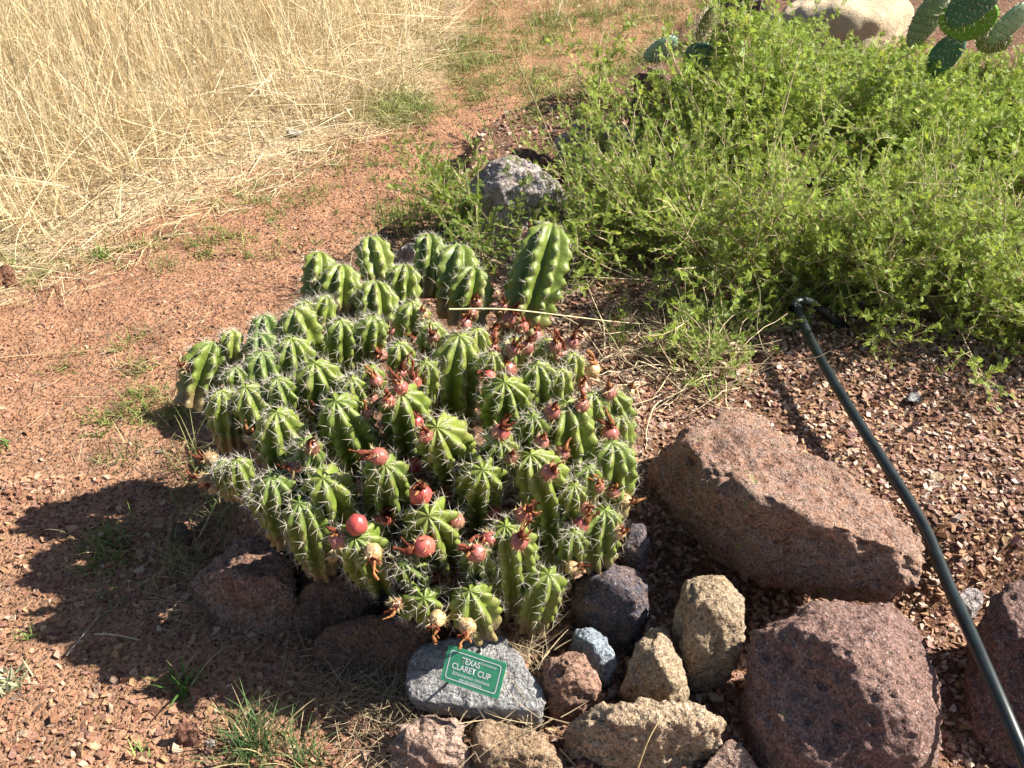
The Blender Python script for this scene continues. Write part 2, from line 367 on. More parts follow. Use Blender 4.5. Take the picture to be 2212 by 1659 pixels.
slab_px = [(888, 1412, .105), (908, 1394, .11), (975, 1374, .12), (1092, 1364, .125), (1132, 1420, .12), (1192, 1524, .085), (1185, 1536, .08), (1060, 1528, .075), (940, 1520, .07), (882, 1512, .065), (873, 1462, .085)]
rock('slab_rock', 'flat grey angular slab that carries the green plant sign', slab_px, GRY, 5, depth=.03, inset=.93, seed=8, pw=40, chips=3, amp=(.004, .0025, .0014))
rock('rock', 'pinkish tan rough rock below the corner of the grey slab', [(850, 1600, .05), (872, 1560, .06), (930, 1545, .06), (990, 1560, .07), (1010, 1620, .05), (1000, 1700, .0), (860, 1700, .0), (930, 1610, .075)], PNK, 5, depth=-.04, seed=9, amp=(.010, .005, .0025))
rock('rock', 'brown rough rock under the front edge of the grey slab', [(1010, 1575, .06), (1070, 1552, .07), (1160, 1560, .07), (1210, 1590, .06), (1230, 1660, .04), (1180, 1720, .0), (1020, 1720, .0), (1060, 1630, .075), (1150, 1620, .08)],
     rock_mat('ochre_brown_rock', (.28, .175, .105), (.40, .27, .17), (.32, .22, .14), (.5, .42, .33), 0), 5, depth=-.04, seed=10, amp=(.010, .0055, .0025))
rock('rock', 'long pale tan sunlit rock in front of the reddish pointed rock', [(1205, 1560, .06), (1240, 1535, .09), (1320, 1515, .11), (1450, 1512, .12), (1530, 1508, .12), (1575, 1550, .10), (1560, 1620, .05), (1500, 1640, .02), (1330, 1665, .0), (1240, 1635, .01), (1210, 1600, .03), (1300, 1560, .12), (1500, 1555, .135)],
     TANL, 6, depth=-.05, seed=11, amp=(.008, .005, .0028))
rock('rock', 'pink smooth rock wedged before the big purplish boulder', [(1500, 1680, .03), (1545, 1610, .06), (1580, 1588, .07), (1612, 1610, .07), (1660, 1670, .04), (1640, 1740, .0), (1520, 1740, .0)], PNK, 5, depth=-.05, seed=12, amp=(.006, .002, .001))
rock('boulder', 'dark purple boulder beyond the black pipe at the picture edge', [(2130, 1300, .15), (2150, 1255, .18), (2205, 1225, .20), (2330, 1230, .2), (2420, 1400, .18), (2420, 1700, .03), (2200, 1720, .0), (2120, 1600, .02), (2100, 1450, .08), (2180, 1330, .2), (2300, 1400, .21)],
     PUR, 6, depth=-.03, seed=13, amp=(.012, .005, .0025))
rock('stone', 'small grey white stone touching the black pipe below the long boulder', [(2062, 1285, .20), (2090, 1266, .21), (2125, 1270, .21), (2128, 1300, .19), (2100, 1322, .18), (2068, 1305, .18)], LIG, 4, depth=.15, seed=14, amp=(.004, .002, .001), cat='stone')
rock('rock', 'broad brown shaded rock at the foot of the cactus on the path side', [(415, 1265, .04), (455, 1230, .08), (500, 1165, .12), (545, 1130, .13), (590, 1140, .13), (640, 1210, .12), (660, 1290, .08), (640, 1340, .05), (560, 1385, .0), (490, 1375, .0), (440, 1330, .0), (500, 1250, .15), (600, 1245, .15)],
     RED, 6, depth=-.05, seed=15, amp=(.012, .005, .0024))
rock('rock', 'reddish brown rock wedged between the shaded rock and the cactus', [(612, 1300, .09), (650, 1255, .13), (720, 1232, .15), (790, 1235, .15), (825, 1280, .13), (780, 1330, .09), (690, 1350, .06), (625, 1345, .05)], BRN, 5, depth=-.02, seed=16, amp=(.010, .004, .002))
rock('boulder', 'dark reddish rock wall in deep shade beside the grey slab', [(655, 1380, .06), (690, 1345, .10), (800, 1318, .13), (900, 1320, .14), (960, 1370, .12), (920, 1450, .04), (880, 1500, -.01), (760, 1490, -.01), (670, 1440, .0)],
     BRN, 5, depth=-.06, seed=17, amp=(.008, .004, .002))
rock('rock', 'small tan rock with rust stains tucked under the cactus stems', [(594, 1140, .14), (610, 1112, .17), (650, 1120, .18), (690, 1165, .16), (680, 1195, .13), (640, 1202, .12), (605, 1175, .12)], STN, 5, depth=.06, seed=18, amp=(.005, .003, .0015))
rock('stone', 'fist sized red brown stone lying on the path near the green grass tuft', [(374, 1580, .03), (392, 1548, .045), (425, 1550, .045), (434, 1580, .03), (415, 1602, .01), (385, 1600, .01)], rock_mat('red_stone', (.26, .12, .08), (.33, .17, .11), (.22, .10, .07), (.4, .25, .2), 0), 4, depth=-.02, seed=19, amp=(.004, .002, .001), cat='stone')
rock('stone', 'small dark brown stone in the shaded grass beside the cactus', [(362, 1160, .03), (375, 1125, .06), (400, 1128, .06), (412, 1165, .03), (395, 1180, .01), (370, 1178, .01)], BRN, 4, depth=-.02, seed=20, amp=(.004, .002, .001), cat='stone')
rock('stone', 'dark stone in shadow between the cactus and the long boulder', [(1350, 1180, .17), (1362, 1130, .2), (1390, 1125, .2), (1402, 1165, .18), (1385, 1200, .16), (1358, 1205, .15)], DKP, 4, depth=.1, seed=21, amp=(.005, .002, .001), cat='stone')
rock('boulder', 'pale grey boulder standing behind the cactus with shrub twigs across it', [(1018, 400, .34), (1045, 345, .38), (1095, 322, .40), (1150, 345, .40), (1205, 385, .37), (1245, 440, .32), (1250, 500, .22), (1190, 515, .17), (1020, 490, .15), (968, 480, .15), (985, 430, .24), (1080, 400, .40), (1060, 460, .28)],
     LIG, 6, depth=.02, inset=.92, seed=22, amp=(.014, .006, .003))
rock('boulder', 'brown shaded boulder right behind the pale grey boulder', [(1090, 330, .30), (1110, 312, .33), (1170, 318, .36), (1220, 350, .36), (1250, 400, .30), (1180, 400, .2), (1110, 360, .25)], BRN, 5, depth=.1, seed=23, amp=(.012, .005, .0025))
rock('boulder', 'pale sunlit boulder half hidden by the shrub beside the path', [(1195, 300, .24), (1240, 268, .30), (1310, 262, .34), (1370, 275, .34), (1410, 315, .28), (1390, 360, .2), (1260, 365, .16), (1200, 340, .17)],
     LIG, 5, depth=.02, seed=24, amp=(.018, .006, .003))
rock('boulder', 'reddish brown boulder in the shrub below the prickly pear', [(1345, 230, .25), (1365, 160, .38), (1400, 140, .4), (1450, 155, .4), (1480, 215, .3), (1450, 265, .2), (1370, 270, .18)], rock_mat('far_red_rock', (.22, .12, .10), (.32, .20, .16), (.27, .16, .13), (.5, .4, .35), 0), 5, depth=.0, seed=25, amp=(.02, .008, .004))
rock('boulder', 'dark grey boulder with white patches at the far end of the bed', [(1540, 20, .3), (1560, -15, .42), (1610, -25, .45), (1660, -5, .42), (1680, 40, .3), (1640, 70, .2), (1560, 65, .2)], DKP, 5, depth=.0, seed=26, amp=(.03, .01, .005))
rock('boulder', 'large smooth pale tan boulder beyond the shrub and the prickly pear', [(1655, 45, .28), (1690, -30, .36), (1780, -75, .40), (1900, -70, .40), (1985, -30, .36), (1995, 45, .28), (1900, 95, .16), (1740, 95, .16), (1820, 10, .42), (1900, 15, .42)], SND, 5, depth=-.1, seed=27, amp=(.02, .002, .001), pw=9)
rock('rock', 'purple grey rock peeping between stems at the back of the cactus', [(842, 560, .22), (860, 525, .27), (890, 512, .28), (915, 530, .27), (918, 575, .2), (870, 590, .18)], LIG, 5, depth=.1, seed=28, amp=(.006, .003, .0015))
rock('rock', 'dark blue black stone in the shadow under the pale grey boulder', [(948, 498, .16), (968, 482, .18), (1005, 488, .18), (1015, 510, .16), (975, 515, .15)], plain('blue_black_stone', (.05, .055, .075), .8), 4, depth=.1, seed=29, amp=(.004, .002, .001))
rock('slab_rock', 'flat brown stone lying between the cactus and the pale grey boulder', [(960, 540, .17), (1000, 505, .19), (1080, 515, .19), (1120, 560, .17), (1060, 580, .16), (980, 575, .16)], PNK, 4, depth=.1, seed=30, amp=(.005, .003, .0015))
rock('stone', 'reddish clod at the grass edge where the path leaves the picture', [(-25, 600, .03), (-10, 568, .06), (25, 572, .06), (35, 605, .02), (5, 625, .0)], rock_mat('clod', (.26, .12, .07), (.33, .17, .10), (.22, .10, .06), (.4, .25, .2), 0), 4, depth=-.03, seed=31, amp=(.006, .003, .0015), cat='stone')
for i, (px, py, w, h, mt, lab) in enumerate([
    (1970, 868, 26, 14, GRY, 'flat pale grey chip on the bed beside the black pipe'),
    (2020, 1035, 26, 10, TANL, 'whitish flat pebble on the gravel beyond the long boulder'),
    (1465, 1385, 12, 10, TANL, 'pale chip squeezed between two border rocks'),
    (1318, 1505, 16, 13, LIG, 'whitish pebble at the tip of the pale tan sunlit rock'),
    (47, 2318 * .6844, 16, 10, TANL, 'white cube shaped pebble lying on the sunlit path corner'),
    (68, 2395 * .6844, 10, 9, TANL, 'second white pebble on the sunlit path corner, nearest the camera'),
    (345, 978, 12, 6, LIG, 'white pebble at the tip of the upper cactus shadow'),
    (455, 1610, 18, 11, LIG, 'pale pebble on the path beside the large grass tuft'),
    (555, 1640, 10, 9, TANL, 'tiny white pebble at the foot of the large grass tuft'),
    (1165, 1665 * .9, 10, 8, TANL, 'cream pebble beside the grey slab corner'),
    (637, 293, 24, 10, LIG, 'pale flat stone at the edge of the dry grass'),
    (178, 537, 14, 4, TANL, 'white chip in the straw at the edge of the dry grass'),
    (860, 1260, 10, 8, LIG, 'grey pebble in the shade below the cactus'),
    (1350, 1310, 14, 9, BLU, 'bluish chip beside the dark purple rock')]):
    q = PG(px, py); k = mpp(q); w *= k; h *= k; rr = np.random.RandomState(i)
    pts = q + rr.uniform(-1, 1, (14, 3)) * np.array([w, w * .8, h]) * .9 + np.array([0, 0, h * .5])
    me, org = rock_mesh('pebble', pts, mt, 3, 14, (.0015, .0008, .0004), (40, 120, 300), i)
    tag(link('pebble', me, None, org), lab, 'pebble')

# ------------------------------------------------------------------ gravel
CUBE = np.array([[-1, -1, -1], [1, -1, -1], [1, 1, -1], [-1, 1, -1], [-1, -1, 1], [1, -1, 1], [1, 1, 1], [-1, 1, 1]], float) * .5
CUBEF = np.array([[0, 3, 2, 1], [4, 5, 6, 7], [0, 1, 5, 4], [1, 2, 6, 5], [2, 3, 7, 6], [3, 0, 4, 7]])
def gravel(name, label, n, xr, yr, size, keep, pal, seed, up=.25):
    r = np.random.RandomState(seed); xy = np.stack([r.uniform(*xr, n), r.uniform(*yr, n)], 1); xy = xy[keep(xy, r)]; n = len(xy)
    z = height(xy); s = size[0] + (size[1] - size[0]) * r.beta(1.3, 3.2, n)
    sc3 = s[:, None] * np.stack([r.uniform(.8, 1.4, n), r.uniform(.6, 1.1, n), r.uniform(.35, .75, n)], 1)
    tv = CUBE[None] * sc3[:, None, :] + r.normal(0, .17, (n, 8, 3)) * sc3[:, None, :]
    a = r.uniform(0, 6.28, n); e = r.normal(0, .35, (n, 2)); ca, sa = np.cos(a), np.sin(a)
    x, y, zz = tv[..., 0], tv[..., 1], tv[..., 2]
    zz2 = zz + x * e[:, :1] + y * e[:, 1:]; x2 = x * ca[:, None] - y * sa[:, None]; y2 = x * sa[:, None] + y * ca[:, None]
    v = np.stack([x2 + xy[:, :1], y2 + xy[:, 1:], zz2 + (z + sc3[:, 2] * up)[:, None]], -1).reshape(-1, 3)
    f = (CUBEF[None] + (np.arange(n) * 8)[:, None, None]).reshape(-1, 4)
    pal = np.array(pal); c = pal[r.randint(0, len(pal), n)] * np.array([.84, .78, .74]) * r.uniform(.6, 1.2, (n, 1))
    o = link(name, mesh_np(name, v, f, np.repeat(c, 8, 0), False, [GRAVEL])); o['kind'] = 'stuff'; o['label'] = label; o['category'] = 'gravel'; return o
GRAVEL = vcol_mat('gravel_stone', .95, .2, 0, 220, .3, .002, 400)
PALB = [(.42, .27, .20), (.50, .36, .27), (.34, .19, .14), (.58, .46, .36), (.46, .28, .18), (.28, .17, .14), (.62, .52, .44), (.40, .25, .22), (.52, .36, .22)]
PALP = [(.36, .19, .12), (.42, .24, .16), (.30, .15, .10), (.46, .29, .19), (.38, .22, .16), (.52, .38, .28), (.33, .19, .15), (.42, .27, .15)]
def keep_bed(xy, r): return sd_poly(xy, BEDG) > .0
gravel('bed_gravel', 'pinkish crushed gravel covering the planting bed', 30000, (-.05, 1.75), (.85, 2.75), (.005, .0155), keep_bed, PALB, 1)
gravel('bed_gravel', 'gravel of the planting bed under the shrubs', 6000, (-.3, 2.6), (2.2, 4.2), (.008, .02), keep_bed, PALB, 2)
def keep_path(xy, r): return (sd_poly(xy, BEDG) < .05) & (r.uniform(size=len(xy)) < .35 + .65 * sstep(-.3, .5, vnoise(np.concatenate([xy * 4, xy[:, :1] * 0], 1), 3)))
gravel('path_gravel', 'coarse reddish gravel on the path beside the cactus', 12500, (-1.25, .05), (.72, 1.75), (.004, .017), keep_path, PALP, 3)
gravel('path_gravel', 'fine reddish gravel scattered along the dirt path', 15000, (-2.2, .3), (1.7, 4.4), (.004, .012), lambda xy, r: keep_path(xy, r) & (sd_poly(xy, GRASS) < .0) & (r.uniform(size=len(xy)) < .9), PALP, 4)

# ------------------------------------------------------------------ claret cup cactus
MD = np.array([-.21, 1.66])
def dome(x, y, top=.32, bot=.16):
    r2 = ((x - MD[0]) / .60) ** 2 + ((y - MD[1]) / (.56 if y < MD[1] else .68)) ** 2
    return bot + top * max(0, 1 - r2 * r2) ** .8 if r2 < 1 else bot - .12 * (math.sqrt(r2) - 1)
def on_dome(px, py, **k):
    v = ray(px, py); lo = None
    t = .9
    while t < 4:
        q = CAM + v * t
        if q[2] < dome(q[0], q[1], **k): return q
        t += .004
    return q
STEMS = [ # apex x, y, lower x, y, radius (pixels of the photograph), tint: yellower above zero, darker below, some with shadow painted into the green
 (690,545,676,640,35,0),(737,572,735,655,40,0),(800,512,815,600,36,.2),(872,572,872,650,33,0),(925,506,925,600,31,-.2),(990,530,985,640,45,0),(1022,578,1012,665,45,.1),
 (1194,486,1128,672,54,-.15),(810,608,806,695,45,.1),(702,640,702,690,26,.1),(657,650,665,700,20,.2),(890,655,890,730,36,.3),(637,668,676,770,43,.2),(736,694,742,790,34,.3),(805,685,800,750,31,.1),
 (570,682,580,740,30,-.4),(462,740,432,835,45,-.1),(500,714,505,770,24,.3),(558,722,572,770,34,-.5),(566,762,572,835,35,-.3),(630,734,640,840,44,.1),(680,786,692,895,47,.2),(510,795,512,840,28,0),
 (478,845,492,930,33,.2),(532,838,572,940,42,.2),(598,892,622,1005,46,.2),(726,868,764,1005,54,-.1),(866,850,862,970,46,-.1),(992,728,985,875,52,.1),(1090,828,1094,945,54,.1),
 (1160,788,1172,855,38,.35),(944,924,966,1015,52,.2),(1080,952,1076,1010,38,.1),(1224,872,1236,1000,50,0),(1312,846,1322,955,44,0),(1322,958,1316,1065,48,-.1),(1148,984,1184,1180,56,.1),
 (1042,1016,1040,1125,45,0),(832,1006,842,1120,45,-.2),(698,1034,728,1145,49,-.1),(657,955,668,1015,36,-.4),(586,1032,612,1125,44,-.2),(512,995,526,1050,30,-.1),(646,1088,682,1190,40,-.2),
 (545,1065,585,1115,22,.1),(926,1116,964,1218,54,0),(1092,1138,1104,1265,50,.1),(768,1162,830,1292,50,-.1),(1306,1104,1292,1185,46,-.1),(1240,1050,1222,1105,33,.2),
 (916,1293,928,1352,43,-.2),(1015,1278,1032,1335,48,0),(1184,1242,1160,1318,42,0),(478,1000,500,1050,24,-.2),
 (1030,712,1030,770,30,.6),(1112,735,1110,790,28,.6),(1180,735,1178,790,28,.6),(1062,765,1064,810,26,.7),(1238,765,1232,815,26,.6),(932,700,930,760,30,.3),(862,742,860,800,28,.2),(800,795,802,850,30,0),
 (918,785,920,850,30,.1),(1212,800,1212,860,28,.5),(1280,850,1280,910,30,.3),(1340,900,1340,960,28,.1),
 (600,820,605,870,32,-.2),(1150,900,1150,960,34,-.2),(1270,1010,1265,1060,30,-.2),(870,1215,880,1270,34,-.4),(1040,1190,1045,1250,34,-.4),(760,820,765,880,32,0),(1240,1150,1235,1200,28,-.3)]
STEM = vcol_mat('cactus_skin', .42, .45, 0, 45, .16, .0012, 160)
SPINE = plain('spine_ivory', (.50, .45, .36), .6, .3); FSPINE = plain('spine_straw', (.60, .47, .25), .6, .3)
AREOLE = plain('areole_wool', (.62, .60, .54), .9, .1)
def spine_arrays(bag, org, d, L, r):                 # thin three-sided spikes
    n = len(org); R = frame(d, np.tile([.31, .17, .93], (n, 1))); ph = np.arange(3) * 2.0944
    tri = np.stack([np.zeros(3), np.cos(ph), np.sin(ph)], 1)
    b = np.einsum('nij,kj->nki', R, tri) * r[:, None, None] + org[:, None, :]
    tip = (org + R[:, :, 0] * L[:, None])[:, None, :]
    v = np.concatenate([b, tip], 1).reshape(-1, 3)
    f = np.array([[0, 1, 3], [1, 2, 3], [2, 0, 3]])[None] + (np.arange(n) * 4)[:, None, None]
    bag.add(v, f.reshape(-1, 3))
OCT = np.array([[1, 0, 0], [-1, 0, 0], [0, 1, 0], [0, -1, 0], [0, 0, 1], [0, 0, -1]], float)
OCTF = np.array([[0, 2, 4], [2, 1, 4], [1, 3, 4], [3, 0, 4], [2, 0, 5], [1, 2, 5], [3, 1, 5], [0, 3, 5]])
clump_loc = np.array([MC[0], MC[1], Hs(*MC)])
cactus = thing('cactus_clump', 'large clump of spiny ribbed green cactus stems bearing red and dried fruits', 'cactus', clump_loc)
all_v = []; all_f = []; nv = 0
stem_info = []
for si, (ax, ay, bx, by, rp, tint) in enumerate(STEMS):
    rr = np.random.RandomState(100 + si)
    A = P(ax, ay, .50) if (ax, ay) == (1194, 486) else P(ax, ay, .40 + (620 - ay) * .0004) if ay < 620 else on_dome(ax, ay); rad_ = rp * mpp(A) * 1.2
    out = np.array([A[0] - MD[0], A[1] - MD[1], 0]); dir0 = np.array([0, 0, 1.]) + out * 1.5; dir0 /= np.linalg.norm(dir0)
    v = ray(bx, by); w0 = A - CAM; u_ = -dir0          # base: nearest point of the pixel ray to the line of the stem
    bb = u_ @ v; dd = u_ @ w0; ee = v @ w0; tc = (ee - bb * dd) / (1 - bb * bb); B = CAM + v * tc
    ax_d = A - B; L = np.linalg.norm(ax_d)
    if L > .26 + 0 * rp and rp < 53: ax_d = ax_d / L * .26; L = .26
    ax_d /= L; L = max(L * 1.45, rad_ * 2.4); B = A - ax_d * L
    nr = int(rr.choice([7, 8, 8, 9])) if rp > 30 else 7; sr = 8; na_ = nr * sr
    hd = rad_ * rr.uniform(.85, 1.15); nb_ = max(12, int((L - hd) / .0055)); nd = 13
    hs = np.concatenate([np.linspace(0, L - hd, nb_, endpoint=False), (L - hd) + hd * np.sin(np.linspace(0, np.pi / 2, nd))])
    pr = np.concatenate([np.full(nb_, 1.), np.cos(np.linspace(0, np.pi / 2, nd)) ** .82]); pr[-1] = .02
    body = 1 - .20 * (1 - sstep(0, .6, hs / L)) + .045 * np.sin(hs / rr.uniform(.05, .08) + rr.uniform(0, 6)) * sstep(0, .3, hs / L)
    R0 = rad_ * pr * body * .98
    ph = np.arange(na_) * 2 * np.pi / na_; per = rr.uniform(.026, .034); depth = rr.uniform(.36, .46)
    rib = np.arange(na_) // sr; par = rr.uniform(0, 6.28, nr)[((np.arange(na_) + sr // 2) // sr) % nr]
    crest = np.abs(np.cos(ph * nr / 2))
    ss = hs[:, None] + 0 * ph[None]
    wob = .10 * np.sin(2 * np.pi * ss / (per * 2) + par[None]) * np.minimum(1, R0[:, None] / rad_)
    phi = ph[None] + wob * .55 * crest[None] + .5 * rr.uniform(-1, 1) * ss / L
    und = np.sin(2 * np.pi * ss / per + par[None])
    Rr = R0[:, None] * (1 - depth * (1 - crest[None] ** 1.5)) * (1 + .075 * und * crest[None] ** 3 - .03 * np.maximum(-und, 0) * crest[None]) * (1 + .018 * np.sin(ss * 2 * np.pi / .0085 + 2 * np.sin(phi * 3)) * sstep(.75, .35, ss / L))
    bend = rr.uniform(-1, 1, 2) * .05 * L
    e1 = np.cross(ax_d, [.3, .9, .2]); e1 /= np.linalg.norm(e1); e2 = np.cross(ax_d, e1)
    q = hs / L; off = (np.outer(4 * q * (1 - q), e1 * bend[0] + e2 * bend[1]))
    cen = B + np.outer(hs, ax_d) + off
    dip = np.zeros_like(Rr); dip[nb_:] = (1 - pr[nb_:, None]) ** 2 * crest[None] * rad_ * .06
    V = cen[:, None, :] + Rr[..., None] * (np.cos(phi)[..., None] * e1 + np.sin(phi)[..., None] * e2) + dip[..., None] * ax_d
    nrm = (np.cos(phi)[..., None] * e1 + np.sin(phi)[..., None] * e2)
    V = V + nrm * (.0022 * fbm(V.reshape(-1, 3) * 45, 2, si) * np.minimum(1, Rr.ravel() / rad_ + .1)).reshape(Rr.shape)[..., None]
    k = len(hs); ii = np.arange(k * na_).reshape(k, na_)
    F = np.stack([ii[:-1], np.roll(ii[:-1], -1, 1), np.roll(ii[1:], -1, 1), ii[1:]], -1).reshape(-1, 4)
    V = V.reshape(-1, 3)
    tt = tint + rr.uniform(-.15, .15)
    gA = np.array([.125, .168, .022]); gY = np.array([.27, .29, .06]); gD = np.array([.045, .105, .035]); cork = np.array([.24, .17, .085])
    base = gA + (gY - gA) * max(0, tt) + (gD - gA) * max(0, -tt)
    nz = fbm(V * 28, 3, si + 50)
    cc = base * (1 + .15 * nz[:, None]); cw = (crest[None] ** 4 * np.ones((k, 1))).ravel()
    cc = cc * (1 - .33 * cw[:, None]) + np.array([.30, .34, .09]) * .33 * cw[:, None]
    ck = np.clip(sstep(.42, .12, (hs / L)[:, None] + 0 * ph[None]).ravel() + .5 * (nz > .62) * cw, 0, 1) * .85
    cc = cc * (1 - ck[:, None]) + cork * ck[:, None]
    st = link('stem', mesh_np('stem', V - clump_loc, F, cc, True, [STEM]), cactus)
    all_v.append(V); all_f.append(F + nv); nv += len(V)
    # areoles and spines along the crests
    bag = Bag(); wool = []
    Vg = V.reshape(k, na_, 3)
    for j in range(nr):
        col_ = (j * sr) % na_; p0 = par[col_]
        hh = ((np.arange(0, 60) * per) + per * (.25 - p0 / 6.283)); hh = hh[(hh > .30 * L) & (hh < L - hd * .06)]
        hh = np.concatenate([hh[hh < L - hd * .55], (L - hd) + hd * np.array([.60, .90])])
        for h_ in hh:
            i0 = int(np.argmin(np.abs(hs - h_)))
            if i0 >= k - 1: continue
            pnt = Vg[i0, col_]; tdir = Vg[min(i0 + 1, k - 1), col_] - Vg[max(i0 - 1, 0), col_]; tdir /= np.linalg.norm(tdir) + 1e-9
            sdir = Vg[i0, (col_ + 1) % na_] - Vg[i0, col_ - 1]; sdir /= np.linalg.norm(sdir) + 1e-9
            nn = np.cross(sdir, tdir); nn /= np.linalg.norm(nn) + 1e-9
            ns = rr.randint(5, 7); an = np.arange(ns) * 6.283 / ns + rr.uniform(0, 6); ti = rr.uniform(.28, .62, ns)
            dv = nn * ti[:, None] + (np.cos(an)[:, None] * tdir + np.sin(an)[:, None] * sdir)
            dv = np.concatenate([dv, [nn + rr.normal(0, .35, 3)]]); n_ = len(dv)
            spine_arrays(bag, np.tile(pnt, (n_, 1)), dv, rr.uniform(.010, .026, n_), rr.uniform(.00034, .00055, n_)); wool.append(pnt + nn * .0006)
    if wool:
        wool = np.array(wool); wv, wf = inst(OCT, OCTF, wool, rand_rot(len(wool), rr), rr.uniform(.0012, .0022, len(wool)))
        bag.add(wv, wf)
        sp = link('spines', bag.mesh('spines', SPINE, clump_loc, False), st); sp['kind'] = 'stuff'
BV = BVHTree.FromPolygons([Vector(p) for p in np.concatenate(all_v)], [tuple(int(a) for a in f) for f in np.concatenate(all_f)])

# fruits: x, y, radius, colour (0 dull mauve brown, 1 red, 2 tan, 3 dark), dried flower (0 none, 1 standing, 2 towards the viewer and down, 3 to the side)
FRUITS = [(949,897,17,.6,1),(899,913,16,1,1),(919,942,15,.5,1),(838,867,15,.5,1),(818,986,19,.5,3),(888,1007,22,1.2,2),(908,1069,24,1,1),(958,1071,21,1.1,1),(985,1075,13,3,3),(1082,935,19,.5,1),(1192,890,17,.3,1),
 (1256,876,16,.3,1),(1317,939,20,.4,1),(1169,956,16,.2,1),(1214,981,16,.2,1),(1186,1020,19,.2,1),(1104,989,13,3,1),(1292,1050,14,.2,1),(1324,1063,15,.2,1),(1350,1081,14,2,3),(1264,1098,13,.2,3),(1253,1134,19,.6,3),
 (1336,1151,15,2,3),(1064,1109,21,.9,1),(1130,1114,20,.5,1),(1058,1165,18,.6,3),(1122,1170,19,.4,1),(1030,1195,20,.3,3),(986,1127,17,.2,3),(916,1180,23,.8,3),(988,1234,18,.3,1),(941,1245,17,.3,1),(841,1156,19,.7,1),
 (835,1215,16,.2,1),(771,1134,23,1.05,0),(827,1122,18,.8,1),(729,1167,19,.2,1),(805,1192,18,2,2),(718,1200,15,2,3),(777,1048,20,.5,3),(674,967,16,3,1),(637,1009,14,3,3),(543,947,14,2,1),(679,886,12,3,1),
 (1236,1226,15,2,3),(1222,1268,17,2,2),(857,1304,11,3,2),(944,1337,18,2,2),(1010,1352,18,2,2),(455,990,14,2.5,3),(440,1035,14,2.5,3),(462,1052,12,2.5,3),(404,795,10,3,3),
 (1004,701,15,.4,1),(1060,723,14,.3,1),(1060,754,15,.4,1),(1101,690,18,.2,1),(1129,707,13,.4,1),(1157,726,15,.3,1),(1107,754,16,.2,1),(1138,751,16,.3,1),(1199,748,15,.2,1),(1235,743,15,.2,1),(1210,768,15,.3,1),
 (1096,799,20,.3,1),(1057,812,14,.9,3),(1020,676,12,.2,1),(912,773,14,.3,1),(937,732,12,3,1),(895,740,13,.4,1),(895,826,15,.8,1),(1252,843,15,.2,1),(1316,849,15,.2,1),(1357,846,13,2,1),
 (1048,562,11,.2,1),(1137,508,11,.2,1),(1229,495,11,.3,1),(1246,506,11,.3,1),(849,720,13,.5,1),(824,770,14,.3,1),(813,824,14,.3,1),(866,838,16,.6,1),(802,862,14,.2,1),(866,807,13,.3,1),(793,890,13,.2,1),(913,679,12,2.2,1),(1280,800,16,2,1),(1030,655,11,.2,1),(1085,665,11,.2,1)]
FRUIT = vcol_mat('fruit_skin', .38, .5, 0, 120, .18, .0008, 220); DRY = vcol_mat('dried_petals', .9, .1, .15, 200, .35, .002, 300)
